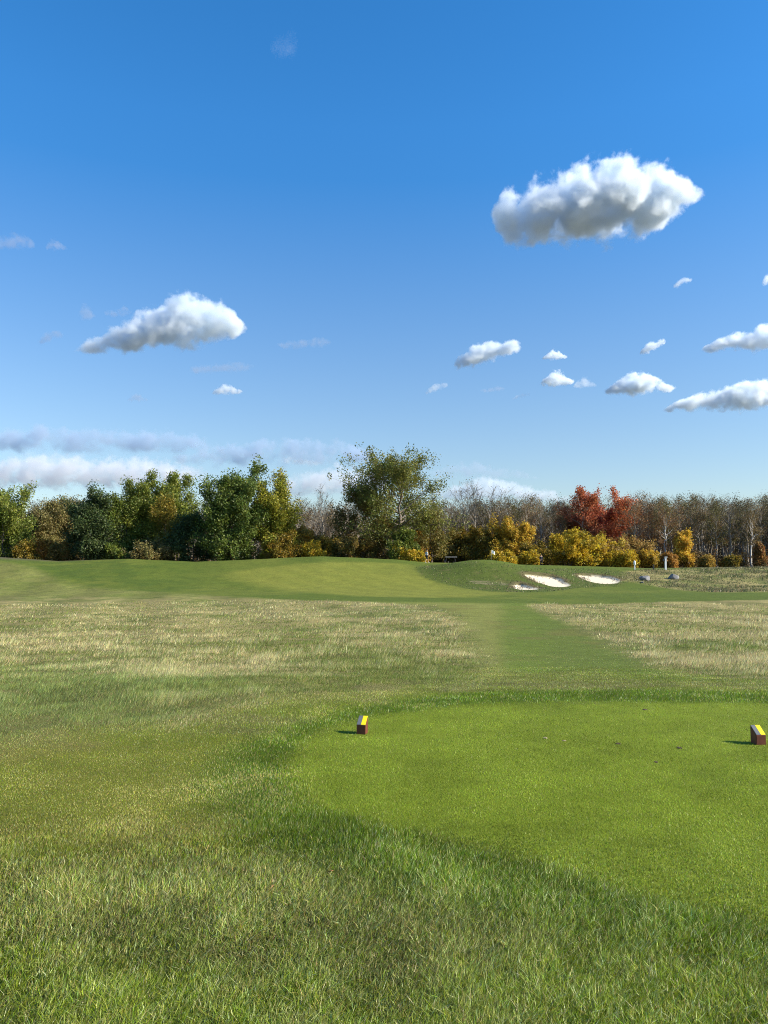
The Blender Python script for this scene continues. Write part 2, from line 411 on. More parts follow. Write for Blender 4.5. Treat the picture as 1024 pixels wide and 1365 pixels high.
def lawn(n, r0, r1, nseg):
    x, y, r_ = scatter(n, r0, r1)
    tee, col_ = grid(w_tee, x, y), grid(w_col, x, y)
    rough = np.clip(grid(w_rough, x, y), 0, 1)
    keep = (rough < .6) & (y < 60)
    x, y, r_, tee, col_ = (a[keep] for a in (x, y, r_, tee, col_)); n = len(x)
    c1, c2 = fb2(x * 3.2, y * 3.2, 71, 3), fb2(x * .9, y * .9, 72, 3)
    wornn = sst(3.9, 4.6, y) * (1 - sst(6.6, 7.6, y)) * sst(.3, 1.2, -x + c2)
    fore = (1 - sst(3.6, 5.2, y))
    h = .018 + .028 * fore * (.5 + 1.5 * np.clip(c1 + .25, 0, 1)) + .008 * col_
    h = h * np.where(y > 16, .8, 1)
    h = h * (1 - .3 * wornn); h = h * (1 - tee) + .013 * tee
    h = h * rng.uniform(.6, 1.35, n)
    w = np.maximum(.0026 + .0013 * fore, .00066 * r_) * rng.uniform(.7, 1.3, n)
    ld = .5 + 2.6 * c2 + 2.6 * c1 + rng.normal(0, 1.35, n)
    lean = h * rng.uniform(.05, .85, n) * (1 + .5 * fore)
    col = grid(gc, x, y) * (1.52 + .66 * (1 - tee))[:, None]
    dry = sst(.02, .3, c2 + .5 * c1) * (1 - tee) * .55 + .5 * wornn
    isdry = rng.random(n) < np.clip(.06 * (1 - tee) + dry * .45, 0, 1)
    green = C(.2, .275, .012) * (1 - tee)[:, None] + col * tee[:, None]
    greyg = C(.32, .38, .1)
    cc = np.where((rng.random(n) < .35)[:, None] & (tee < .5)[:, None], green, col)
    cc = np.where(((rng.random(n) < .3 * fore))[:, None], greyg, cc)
    cc = np.where((rng.random(n) < .07 * (1 - tee))[:, None], C(.5, .54, .26), cc)  # a few blades coloured pale as painted sun glints
    cc = np.where(isdry[:, None], C(.42, .36, .12), cc)
    cc = cc * (1 + .75 * np.clip(c1 + .4 * c2, -.3, .4) * (1 - tee) + (.75 * c1 + .6 * c2) * tee)[:, None]
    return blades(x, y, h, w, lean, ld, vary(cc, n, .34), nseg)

def fescue(n, r0, r1, hs=1.0):
    x, y, r_ = scatter(n, r0, r1)
    wr = np.clip(grid(w_rough, x, y), 0, 1)
    keep = rng.random(n) < wr * 1.2 - .15
    x, y, r_ = x[keep], y[keep], r_[keep]; n = len(x)
    c1, c2, c3 = fb2(x * 1.1, y * 1.1, 81, 4), fb2(x * .22, y * .3, 82, 3), fb2(x * 3, y * 3, 83, 2)
    left_near = sst(-.5, -2.5, x) if False else (1 - sst(-3.5, -.5, x)) * (1 - sst(13, 22, y))
    tan = np.clip(.44 + .4 * np.exp(-((grid(near['roughr'], x, y) - .9) / 1.2) ** 2) * (y > 10.5) + .13 * np.sin((x * .92 + y * .25) * 1.1 + 2 * c2) + 1.9 * c2 + 1.5 * c1 - .42 * left_near, .06, .94)
    wk = wr[keep]; h = (.035 + .1 * np.clip(.5 + 2.2 * c1, .05, 1.3)) * rng.uniform(.5, 1.35, n) * hs * (.35 + .65 * wk) * (.55 + .45 * sst(10, 19, y))
    h *= 1 + .35 * np.clip(3 * c3, -.5, 1)
    w = np.maximum(.003, .0006 * r_) * rng.uniform(.7, 1.3, n)
    ld = .1 + 1.8 * c2 + 1.2 * c1 + rng.normal(0, .75, n)
    lean = h * rng.uniform(.15, .95, n)
    istan = rng.random(n) < tan
    cc = np.where(istan[:, None], C(.52, .445, .21), C(.22, .26, .06))
    pale = rng.random(n) < .14 * tan
    cc = np.where(pale[:, None], C(.64, .52, .27), cc)
    blue = (rng.random(n) < .5 * left_near)
    cc = np.where(blue[:, None] & ~istan[:, None], C(.3, .36, .12), cc)
    return blades(x, y, h, w, lean, ld, vary(cc * (1 + 1.1 * np.clip(c3 * .6 + c1 * .6, -.4, .4))[:, None], n, .3), 1)

def put_blades(name, label, cat, *parts):
    off, Vs, Fs, Cs = 0, [], [], []
    for V, F, c in parts:
        Vs.append(V); Fs.append(F + off); Cs.append(c); off += len(V)
    o = link(name, mesh_np(name, np.concatenate(Vs), np.concatenate(Fs), np.concatenate(Cs)), M_BLADE)
    return tag(o, label, cat, kind='stuff')

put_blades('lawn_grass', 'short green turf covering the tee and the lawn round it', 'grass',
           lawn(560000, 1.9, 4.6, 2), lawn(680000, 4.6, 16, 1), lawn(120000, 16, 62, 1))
put_blades('fescue_grass', 'tall dry tan and green rough between tee and fairway', 'grass',
           fescue(950000, 6.5, 62))

# tufts of the rough beside the rocks and on the bunker lips
def far_tufts(n):
    x = rng.uniform(-75, 75, n); y = rng.uniform(60, 108, n)
    wr = np.clip(grid(w_rough, x, y), 0, 1) * sst(70, 75, y) * np.where(x > 0, 1, 0); lp = np.clip(grid(lip, x, y), 0, 1)
    md = sst(-.3, .5, grid(near['mound'], x, y)) * .25 * (grid(np.max(bs, 0), x, y) < -.1)
    nb = fb2(x * .5, y * .5, 91, 4)
    keep = rng.random(n) < np.clip(wr * (.5 + 1.5 * nb), 0, 1) + .35 * lp + md
    x, y, lp = x[keep], y[keep], lp[keep]; nb = nb[keep]; md = md[keep]; n = len(x)
    h = (.1 + .16 * np.clip(.5 + 1.5 * nb, 0, 1) - .02 * lp) * rng.uniform(.5, 1.4, n) * (1 - 1.6 * md)
    w = .06 * rng.uniform(.6, 1.4, n)
    tan = rng.random(n) < .35 + .9 * nb
    cc = np.where(tan[:, None], C(.3, .25, .13), C(.09, .115, .04))
    cc = np.where((rng.random(n) < lp)[:, None], C(.14, .1, .055), cc)
    return blades(x, y, h, w, h * rng.uniform(.2, .9, n), rng.normal(.2, .8, n), vary(cc, n), 1)
put_blades('meadow_grass', 'tufts of rough grass round the rocks, mound and bunker lips', 'grass', far_tufts(420000))

# ------------------------------------------------------------------ trees
def tubes_np(segs, n):
    """segs: list of (p0, p1, r0, r1); open tapered tubes"""
    P0 = np.array([s[0] for s in segs]); P1 = np.array([s[1] for s in segs])
    r0 = np.array([s[2] for s in segs]); r1 = np.array([s[3] for s in segs])
    d = P1 - P0; d /= np.linalg.norm(d, axis=1, keepdims=True) + 1e-9
    ref = np.where(np.abs(d[:, 2:3]) < .9, [[0, 0, 1.]], [[1., 0, 0]])
    a = np.cross(d, ref); a /= np.linalg.norm(a, axis=1, keepdims=True) + 1e-9; b = np.cross(d, a)
    t = np.arange(n) * 2 * math.pi / n
    ring = a[:, None] * np.cos(t)[None, :, None] + b[:, None] * np.sin(t)[None, :, None]
    V = np.concatenate([P0[:, None] + ring * r0[:, None, None], P1[:, None] + ring * r1[:, None, None]], 1).reshape(-1, 3)
    o = (np.arange(len(segs)) * 2 * n)[:, None, None]; j = np.arange(n); k = (j + 1) % n
    F = (o + np.stack([j, k, k + n, j + n], 1)[None]).reshape(-1, 4)
    return V, F

def grow(r, H, R_, base, stems=1, limbs=14, up=.9, wander=.05, r0=None, top=.97, profile='oval', sub=5, subsub=3, lean=.0):
    """wood skeleton: big segments, small twigs and tips; H height, R_ crown radius"""
    wood, twig, tips = [], [], []
    r0 = r0 or H * .02
    def prof(f):
        if profile == 'oval': return math.sqrt(max(.03, 1 - ((f - .42) / .62) ** 2))
        if profile == 'cone': return max(.12, 1.05 - f) ** .75
        if profile == 'vase': return .35 + .65 * math.sin(min(1, f * 1.15) * math.pi * .62)
        return math.sqrt(max(.02, 1 - f * f))                       # dome
    for s in range(stems):
        a = 2 * math.pi * (s + r.random() * .6) / stems
        sp = 0 if stems == 1 else R_ * r.uniform(.15, .5)
        p = np.array([0 if stems == 1 else .12 * R_ * math.cos(a), 0 if stems == 1 else .12 * R_ * math.sin(a), -.25])
        hs = H * top * (1 if s == 0 else r.uniform(.72, .98)); nseg = 9; pts = [p]
        dx, dy = sp * math.cos(a) + lean * H * .1, sp * math.sin(a)
        for k in range(1, nseg + 1):
            f = k / nseg
            pts.append(np.array([p[0] + dx * f + r.gauss(0, wander * H * .2), p[1] + dy * f + r.gauss(0, wander * H * .2), -.25 + (hs + .25) * f]))
        rad = [r0 / stems ** .4 * ((1 - k / nseg) ** .8 * .93 + .05) for k in range(nseg + 1)]
        for k in range(nseg): wood.append((pts[k], pts[k + 1], rad[k], rad[k + 1]))
        tips.append(pts[-1])
        for l in range(limbs):
            f = (l + r.random()) / limbs; hz = base * H + (hs - base * H) * f * .97
            kk = min(nseg - 1, int((hz + .25) / (hs + .25) * nseg)); q = pts[kk] + (pts[kk + 1] - pts[kk]) * r.random()
            az = r.uniform(0, 2 * math.pi); L = R_ * prof(f) * r.uniform(.7, 1.12)
            el = up * (.35 + .75 * f) + r.gauss(0, .12)
            d = np.array([math.cos(az), math.sin(az), math.tan(min(1.35, el))]); d /= np.linalg.norm(d[:2]) + 1e-6
            if np.linalg.norm(d) * L > 1.6 * R_: d *= 1.6 * R_ / (np.linalg.norm(d) * L)
            lp = [q + d * L * t + np.array([r.gauss(0, .05 * L), r.gauss(0, .05 * L), r.gauss(0, .05 * L) + .1 * L * t * t]) * (t > 0) for t in (0, .35, .7, 1)]
            lr = max(.025, rad[kk] * .5)
            for k in range(3): wood.append((lp[k], lp[k + 1], lr * (1 - k * .3), lr * (.72 - k * .3) + .01))
            tips.extend((lp[3], lp[2], lp[1]) if k else (lp[3],)); tips.append(lp[3] + np.array([0, 0, .35]))
            for m in range(sub):
                t = r.uniform(.3, 1); k = min(2, int(t * 3)); sq = lp[k] + (lp[k + 1] - lp[k]) * r.random()
                sd = d / np.linalg.norm(d) + np.array([r.gauss(0, .6), r.gauss(0, .6), r.gauss(.2, .5)])
                e = sq + sd * L * r.uniform(.22, .42)
                pass
                twig.append((sq, e, max(.016, lr * .35), .012)); tips.append(e); tips.append((sq + e) / 2)
                for w in range(subsub):
                    e0 = sq + (e - sq) * r.uniform(.3, 1); e2 = e0 + (sd + np.array([r.gauss(0, .8), r.gauss(0, .8), r.gauss(.25, .5)])) * L * r.uniform(.1, .24)
                    twig.append((e0, e2, .014, .008)); tips.append(e2)
    tips = np.array(tips); k = H / max(H * .6, np.sort(tips[:, 2])[-max(2, len(tips) // 300)])   # the tallest tips reach H
    f3 = np.array([1, 1, k]); fix = lambda sg: [(a * f3, b * f3, c, d) for a, b, c, d in sg]
    return fix(wood), fix(twig), tips * f3

def leaf_quads(centres, n_per, spread, size, pal, g, drop=.0, flat=.0):
    """leaf faces scattered round each centre, coloured clump by clump"""
    c = centres[g.random(len(centres)) >= drop]; m = len(c)
    k = g.poisson(n_per * (3.3 if n_per > 5 else 2.2), m); own = np.repeat(np.arange(m), k); n = len(own)
    off = g.standard_normal((n, 3)); off *= np.minimum(1, 1.55 / np.linalg.norm(off, axis=1, keepdims=True)) * spread * 1.15 * (.45 + .9 * g.random(m))[own][:, None]; off[:, 2] *= 1.15; off[:, :2] *= .85
    p = c[own] + off
    nrm = g.standard_normal((n, 3)); nrm[:, 2] += .5; nrm /= np.linalg.norm(nrm, axis=1, keepdims=True)
    a = np.cross(nrm, g.standard_normal((n, 3))); a /= np.linalg.norm(a, axis=1, keepdims=True) + 1e-9; b = np.cross(nrm, a)
    s = size * .84 * g.uniform(.6, 1.35, n)[:, None]
    V = np.stack([p - a * s, p + b * s * .55, p + a * s, p - b * s * .55], 1).reshape(-1, 3)
    F = np.arange(n * 4).reshape(-1, 4)
    pal = np.array(pal); pw = g.random((m, len(pal))) ** 3; pw /= pw.sum(1, keepdims=True)
    cc = (pw @ pal)[own] * C(2.05, 1.75, 1.4) * (1 + .2 * g.standard_normal((n, 1))) * (1 + .06 * g.standard_normal((n, 3)))
    return V, F, np.repeat(np.clip(cc, .006, .7), 4, 0)

def tree_meshes(name, seed, H, R_, base, pal, leaf=(16, .5, .17), bark=None, drop=0., twigs_in_crown=True, **kw):
    r = random.Random(seed); g = np.random.default_rng(seed)
    wood, twig, tips = grow(r, H, R_, base, **kw)
    V, F = tubes_np(wood, 6); tm = mesh_np(name + '_trunk', V, F, None, True)
    tm.materials.append(bark or M_BARK)
    V2, F2 = tubes_np(twig, 3); cb = np.tile(C(.19, .155, .115) if bark is M_GREYBARK else C(.12, .095, .07), (len(V2), 1))
    Vl, Fl, Cl = leaf_quads(tips, leaf[0], leaf[1], leaf[2], pal, g, drop)
    cm = mesh_np(name + '_crown', np.concatenate([V2, Vl]), np.concatenate([F2, Fl + len(V2)]), np.concatenate([cb, Cl]))
    return tm, cm

GREEN_ = [(.05, .085, .018), (.085, .12, .022), (.032, .06, .016), (.12, .15, .03)]
DARKG = [(.024, .045, .02), (.035, .06, .022), (.018, .035, .018), (.05, .08, .026)]
POPLAR = [(.07, .105, .02), (.11, .15, .026), (.045, .075, .018), (.15, .18, .035)]
LIME = [(.12, .15, .02), (.16, .18, .025), (.075, .1, .02), (.2, .2, .03)]
OAK = [(.065, .07, .02), (.1, .085, .022), (.05, .06, .018), (.14, .09, .03)]
OLIVE = [(.085, .09, .035), (.11, .11, .045), (.065, .07, .03), (.14, .125, .05)]
YELL = [(.42, .31, .025), (.28, .25, .03), (.14, .16, .028), (.46, .36, .03)]
YOLIVE = [(.2, .16, .025), (.12, .12, .025), (.28, .2, .03), (.07, .08, .02)]
ORANGE = [(.35, .18, .03), (.28, .12, .025), (.4, .26, .04), (.18, .1, .03)]
RED = [(.31, .09, .052), (.38, .15, .085), (.22, .066, .044), (.27, .13, .06)]
TANO = [(.24, .18, .06), (.2, .14, .05), (.28, .22, .07), (.15, .12, .04)]
DULL = [(.1, .085, .042), (.12, .095, .055), (.075, .075, .034), (.11, .08, .046)]

for _p in (YELL, YOLIVE, ORANGE, TANO, RED):
    _p[:] = [tuple(q * .72 for q in c) for c in _p]

def place_tree(name, label, cat, u, vtop, Y, wpx, seed, base, pal, group=None, dz=0.0, **kw):
    p = at(u, vtop, Y); zb = float(zat(p[0], Y)); H = p[2] - zb
    H *= .97 if cat == 'tree' else 1; R_ = wpx / 2 * Y / FPX * (.78 if cat == 'tree' else .9)
    tm, cm = tree_meshes(name, seed, H, R_, base, pal, **kw)
    t = thing(name, label, cat, (p[0], Y, zb), 0, group)
    link('trunk' if cat == 'tree' else 'stem', tm, None, t); cm.materials.append(M_LEAF); link('crown' if cat == 'tree' else 'foliage', cm, None, t)
    return t

PT = place_tree
POP = dict(profile='oval', up=1.2, limbs=11, sub=6, subsub=3, stems=3)
LG = 'leafy trees along the left of the green'
# left group
PT('poplar_tree', 'green poplar at the left edge of the picture', 'tree', 8, 648, 116, 62, 1, .12, POPLAR, LG, leaf=(9, .5, .17), **POP)
PT('poplar_tree', 'half hidden green poplar left of the edge poplar', 'tree', -45, 655, 120, 70, 2, .12, GREEN_, LG, leaf=(9, .5, .17), **POP)
PT('broadleaf_tree', 'slim olive green tree over the orange shrubs at left', 'tree', 62, 668, 126, 42, 3, .1, OLIVE, LG, leaf=(8, .5, .17), **POP)
PT('broadleaf_tree', 'dull olive tree left of the dark bluish green tree', 'tree', 88, 664, 130, 42, 4, .1, OLIVE, LG, leaf=(7, .5, .17), **POP)
PT('broadleaf_tree', 'dark bluish green tree in shade at the left clump', 'tree', 122, 648, 114, 60, 5, .06, DARKG, LG, leaf=(11, .55, .18), **POP)
PT('poplar_tree', 'tall green poplar in the middle of the left clump', 'tree', 168, 640, 117, 56, 6, .1, GREEN_, LG, leaf=(10, .5, .17), **POP)
PT('poplar_tree', 'tallest green poplar of the left clump', 'tree', 202, 630, 119, 62, 7, .1, POPLAR, LG, leaf=(10, .5, .17), **POP)
PT('poplar_tree', 'light green poplar at the right end of the left clump', 'tree', 234, 632, 121, 50, 8, .12, POPLAR, LG, leaf=(9, .5, .17), **POP)
PT('broadleaf_tree', 'yellowing tree in front of the left clump', 'tree', 222, 664, 116, 50, 9, .3, [(.17, .14, .02), (.12, .115, .02), (.07, .08, .02)], LG, leaf=(7, .5, .16), profile='dome', limbs=12)
PT('broadleaf_tree', 'dark low tree between left clump and twin poplars', 'tree', 258, 686, 114, 56, 10, .04, DARKG, LG, leaf=(10, .5, .18), profile='dome', up=.8, limbs=16)
PT('poplar_tree', 'taller dark green poplar of the pair left of the path', 'tree', 312, 613, 113, 80, 11, .05, [(.04, .075, .02), (.07, .11, .022), (.1, .14, .028), (.028, .05, .018)], LG, leaf=(12, .5, .18), profile='oval', up=1.2, limbs=14, sub=6, stems=3)
PT('poplar_tree', 'shorter lime green poplar beside the taller dark poplar', 'tree', 362, 630, 115, 60, 12, .05, LIME, LG, leaf=(11, .48, .17), profile='oval', up=1.2, limbs=12, sub=6, stems=3)
# big tree and its neighbour
PT('broadleaf_tree', 'tallest broad spreading tree behind the green, dark forked trunk', 'tree', 535, 597, 116, 132, 213, .27, [(.07, .095, .022), (.1, .12, .03), (.05, .07, .018), (.12, .125, .035)], None, leaf=(10.5, .6, .165), drop=.05, profile='oval', up=.8, limbs=30, sub=6, subsub=3, r0=.42, wander=.07)
PT('oak_tree', 'brownish oak to the left of the tallest spreading tree', 'tree', 487, 639, 119, 92, 14, .12, OAK, None, leaf=(9, .5, .17), profile='dome', up=.8, limbs=22, sub=6, r0=.3)
PT('broadleaf_tree', 'lower green brown tree to the right of the tallest spreading tree', 'tree', 574, 676, 120, 56, 15, .15, [(.06, .075, .02), (.09, .09, .025), (.12, .1, .03)], None, leaf=(8, .5, .17), profile='oval', limbs=16)
# shrubs
SH = dict(stems=6, limbs=5, sub=4, subsub=2, profile='dome', up=.75, r0=.09)
SG = 'autumn shrubs along the woodland edge'
def shrub(label, u, vtop, Y, w, seed, pal, name='shrub', leaf=(11, .3, .15)):
    return PT(name, label, 'shrub', u, vtop, Y, w, seed, .1, pal, SG, leaf=leaf, **SH)
shrub('yellow green shrub under the edge poplar at left', 36, 724, 112, 22, 31, YOLIVE)
shrub('orange red shrub under the slim olive tree', 58, 722, 114, 22, 32, ORANGE)
shrub('dull brown shrub left of the dark bluish tree', 80, 725, 113, 24, 33, OAK)
shrub('low green shrub at the foot of the left clump', 155, 727, 113, 30, 34, GREEN_)
shrub('green shrub under the yellowing tree', 205, 720, 112, 50, 35, OLIVE)
shrub('yellow green shrub under the lime poplar', 372, 712, 112, 34, 36, YOLIVE)
shrub('gold shrub just right of the lime poplar', 396, 702, 116, 32, 37, [(.22, .15, .03), (.3, .2, .03), (.14, .11, .03)])
shrub('small bright yellow shrub left of the brownish oak', 417, 726, 113, 20, 38, YELL)
shrub('orange and gold shrub before the grey bare wood', 412, 708, 121, 36, 39, ORANGE)
shrub('yellow brown shrub touching the brownish oak', 440, 716, 116, 34, 40, YOLIVE)
shrub('dark shrub at the foot of the brownish oak', 478, 712, 114, 56, 41, OAK)
shrub('green shrub at the foot of the tallest tree', 540, 706, 113, 34, 42, GREEN_)
shrub('gold brown shrub behind the walking golfer', 556, 706, 119, 28, 43, [(.19, .12, .025), (.13, .1, .025), (.22, .15, .03)])
shrub('yellow shrub to the left of the walking golfer', 549, 731, 112, 30, 44, YELL)
shrub('olive shrub between golfer and golf cart', 585, 712, 127, 40, 45, YOLIVE)
shrub('olive shrub behind the golf cart', 612, 704, 127, 46, 46, YOLIVE)
shrub('brownish low shrub beside the golf cart', 584, 730, 126, 22, 47, OAK)
shrub('wide yellow olive bush with dark left side, behind the flag', 655, 703, 122, 64, 48, YOLIVE, leaf=(13, .36, .16))
shrub('tallest golden bush, peaked, right of the flag', 688, 690, 119, 56, 49, [(.3, .22, .03), (.2, .17, .028), (.38, .25, .03), (.12, .12, .025)], leaf=(13, .36, .16))
shrub('small bright yellow bush below the flag', 670, 738, 113, 26, 50, YELL)
shrub('olive bush beside the dark clothed person', 712, 724, 116, 36, 51, YOLIVE)
shrub('low yellow bush to the left of the dark clothed person', 706, 737, 114, 18, 52, YELL)
shrub('round bright yellow bush above the large bunker', 757, 709, 117, 58, 53, YELL, leaf=(13, .36, .16))
shrub('yellow green bush right of the round bright yellow bush', 797, 718, 118, 46, 54, [(.3, .24, .03), (.18, .17, .03), (.4, .3, .03)], leaf=(12, .34, .16))
shrub('tan olive bush behind the short white post', 834, 716, 120, 60, 55, TANO, leaf=(12, .36, .16))
shrub('small yellow bush beside the short white post', 826, 737, 116, 34, 56, YELL)
shrub('yellow olive bush behind the short dark post', 866, 736, 117, 26, 57, [(.28, .21, .03), (.2, .16, .03)])
shrub('orange bush behind the tall white post', 893, 741, 116, 15, 58, [(.2, .11, .03), (.15, .1, .03), (.22, .14, .03)])
shrub('upright golden shrub before the brown wood', 910, 708, 122, 17, 59, [(.36, .25, .04), (.25, .19, .04), (.42, .28, .04)])
shrub('small round dull yellow shrub at the foot of the brown wood', 942, 744, 119, 11, 60, [(.2, .15, .035), (.15, .12, .03)])
shrub('yellow green shrub among trunks at the right', 975, 744, 121, 15, 61, YOLIVE)
shrub('rust brown upright shrub near the right edge', 1012, 727, 121, 9, 62, [(.16, .07, .03), (.13, .08, .03), (.12, .1, .035)])
shrub('dull brown shrub before the brown wood', 925, 738, 125, 30, 63, DULL)
# red maples
MG = 'red maples behind the yellow bushes'
PM = dict(profile='oval', up=.95, limbs=18, sub=6, subsub=3, bark=M_GREYBARK)
PT('maple_tree', 'bright red maple on the left of the three', 'tree', 776, 648, 128, 54, 71, .22, RED, MG, leaf=(5.6, .42, .16), **PM)
PT('maple_tree', 'shorter dark red maple between the two taller ones', 'tree', 801, 660, 131, 50, 72, .22, [(.2, .045, .03), (.14, .04, .03), (.26, .06, .035)], MG, leaf=(5.6, .42, .16), **PM)
PT('maple_tree', 'orange red maple on the right of the three', 'tree', 825, 648, 128, 50, 73, .22, [(.33, .11, .055), (.28, .11, .05), (.2, .07, .04)], MG, leaf=(5.6, .42, .16), **PM)
PT('maple_tree', 'low red brown maple left of the bright red maple', 'tree', 760, 684, 132, 36, 74, .2, [(.24, .06, .035), (.16, .06, .04), (.13, .09, .05)], MG, leaf=(5.6, .42, .16), **PM)

# woodland behind: a handful of kinds, copied
def variant(name, seed, H, R_, base, pal, **kw):
    tm, cm = tree_meshes(name, seed, H, R_, base, pal, **kw); cm.materials.append(M_LEAFV); return name, tm, cm, H
BK = dict(limbs=17, sub=5, subsub=5, up=1.35, bark=M_GREYBARK, r0=.25, profile='vase')
bare = [variant('bare_tree', 100 + i, 14, 2.6, .34, DULL, leaf=(.4, .4, .11), drop=.6, **BK) for i in range(4)]
dull = [variant('woodland_tree', 110 + i, 13.5, 2.5, .42, p, leaf=(3.0, .42, .12), drop=.3, **BK) for i, p in enumerate([DULL, [(.06, .068, .022), (.08, .08, .03), (.05, .055, .02)], [(.1, .06, .03), (.12, .07, .032), (.085, .06, .03)], [(.05, .056, .024), (.065, .066, .03), (.06, .05, .03)]])]
leafy = [variant('woodland_tree', 120 + i, 13, 2.9, .12, p, leaf=(7, .5, .17), limbs=16, sub=5, subsub=3, up=1.0, profile='oval') for i, p in enumerate([[(.055, .058, .022), (.07, .07, .03), (.045, .05, .02)], DULL, [(.05, .06, .022), (.065, .07, .026)]])]
used = set()
def wood_copy(var, x, Y, H, label, group):
    name, tm, cm, H0 = var; s = H / H0
    t = thing(name, label, 'tree', (x, Y, float(zat(x, Y)) - .1), rnd.uniform(0, 6.28), group)
    t.scale = (s * rnd.uniform(.85, 1.1), s * rnd.uniform(.85, 1.1), s)
    if var[1].name not in used:
        used.add(var[1].name)
    for nm, me in (('trunk', tm), ('crown', cm)):
        link(nm, me, None, t)
    return t
def stretch(u0, u1, n, v0, v1, kinds, label, group, Y0=126, Y1=160):
    for k in range(n):
        u = u0 + (u1 - u0) * (k + rnd.random()) / n; Y = Y0 + (Y1 - Y0) * ((k * .618) % 1)
        p = at(u, rnd.uniform(v0, v1), Y)
        wood_copy(rnd.choice(kinds), p[0], Y, max(6, p[2] - float(zat(p[0], Y))), label, group)
stretch(-170, 130, 34, 662, 682, leafy + dull, 'dull olive woodland tree behind the left poplars', 'woodland behind the left poplars', 134, 160)
stretch(130, 300, 22, 656, 676, dull + bare, 'grey olive woodland tree behind clump and twin poplars', 'woodland behind the left clump', 134, 160)
stretch(372, 480, 34, 664, 676, bare + bare + dull[:1], 'grey bare woodland tree between twin poplars and oak', 'bare woodland between twin poplars and oak', 132, 165)
stretch(575, 765, 52, 658, 674, dull + bare, 'grey olive woodland tree behind the yellow bushes', 'woodland behind the yellow bushes', 128, 165)
stretch(740, 850, 16, 660, 672, dull, 'olive woodland tree among and behind the red maples', 'woodland behind the red maples', 136, 165)
stretch(845, 1030, 58, 656, 670, dull + dull + bare, 'brown olive woodland tree right of the red maples', 'woodland right of the red maples', 124, 165)
stretch(1030, 1200, 30, 654, 668, dull + leafy[:2], 'woodland tree beyond the right edge', 'woodland beyond the right edge', 126, 160)
for u, v, lab in ((430, 643, 'tall leafless tree rising above the grey bare wood'), (619, 637, 'leafless tree with twiggy top just right of the big tree'), (633, 640, 'forked leafless tree standing above the olive wood'),
                  (652, 645, 'pale leafless tree above the wide yellow olive bush'), (668, 648, 'spreading leafless tree behind the golden bush'), (702, 655, 'thin leafless tree right of the golden bush peak'),
                  (848, 653, 'leafless tree just right of the red maples'), (398, 655, 'thin leafless tree close to the lime poplar'), (935, 656, 'leafless tree above the brown wood'), (972, 655, 'leafless tree over the wood near the right edge')):
    p = at(u, v, 127); wood_copy(bare[int(u) % 4], p[0], 127, p[2] - float(zat(p[0], 127)), lab, None)
for u, v, lab in ((886, 668, 'pale trunked tree behind the tall white post'), (1000, 664, 'pale trunked tree near the right edge'), (672, 668, 'pale forked tree behind the golden bush')):
    nm, tm, cm, H0 = dull[int(u) % 4]; p = at(u, v, 123); H = p[2] - float(zat(p[0], 123))
    t = thing('pale_tree', lab, 'tree', (p[0], 123, float(zat(p[0], 123)) - .1), 1.0); t.scale = (H / H0,) * 3
    tm = tm.copy(); tm.materials.clear(); tm.materials.append(M_PALEBARK)
    link('trunk', tm, None, t); link('crown', cm, None, t)

# the wood's depth behind: one mass
g = np.random.default_rng(5); n = 2600
x = g.uniform(-190, 190, n); y = g.uniform(166, 215, n); hh = 11.2 + 2.2 * fb2(x * .05, y * .05, 8, 3) * 2 + g.normal(0, .5, n)
segs = [((a, b, -.3), (a + g.normal(0, .3), b, c * .9), .12, .04) for a, b, c in zip(x, y, hh)]
V1, F1 = tubes_np(segs, 4); C1 = np.tile(C(.2, .17, .135), (len(V1), 1)) * np.repeat(g.uniform(.6, 1.3, (n, 1)), 8, 0)
k = 34; f = g.random((n, k)) ** .8
cen = np.stack([np.repeat(x, k) + g.normal(0, 1.1, n * k), np.repeat(y, k) + g.normal(0, 1.1, n * k), (f * hh[:, None]).ravel()], 1)
V2, F2, C2 = leaf_quads(cen, 1.0, .3, .42, [(.06, .05, .03), (.075, .06, .04), (.045, .045, .02), (.07, .058, .043)], g)
o = link('woods', mesh_np('woods', np.concatenate([V1, V2]), np.concatenate([F1, F2 + len(V1)]), np.concatenate([C1, C2])), M_LEAFV)
tag(o, 'deep grey brown woodland behind the edge trees', 'woodland', kind='stuff')
# undergrowth under the edge trees
n = 5200; x = g.uniform(-120, 110, n); y = 119 + g.gamma(2, 7, n)
cen = np.stack([x, y, zat(x, y) + g.gamma(2.0, .45, n)], 1)
V2, F2, C2 = leaf_quads(cen, 9, .35, .17, [(.045, .035, .014), (.06, .045, .014), (.028, .03, .011), (.07, .04, .016), (.04, .037, .022)], g)
tag(link('undergrowth', mesh_np('undergrowth', V2, F2, C2), M_LEAFV), 'low brown and olive undergrowth beneath the woodland edge', 'undergrowth', kind='stuff')

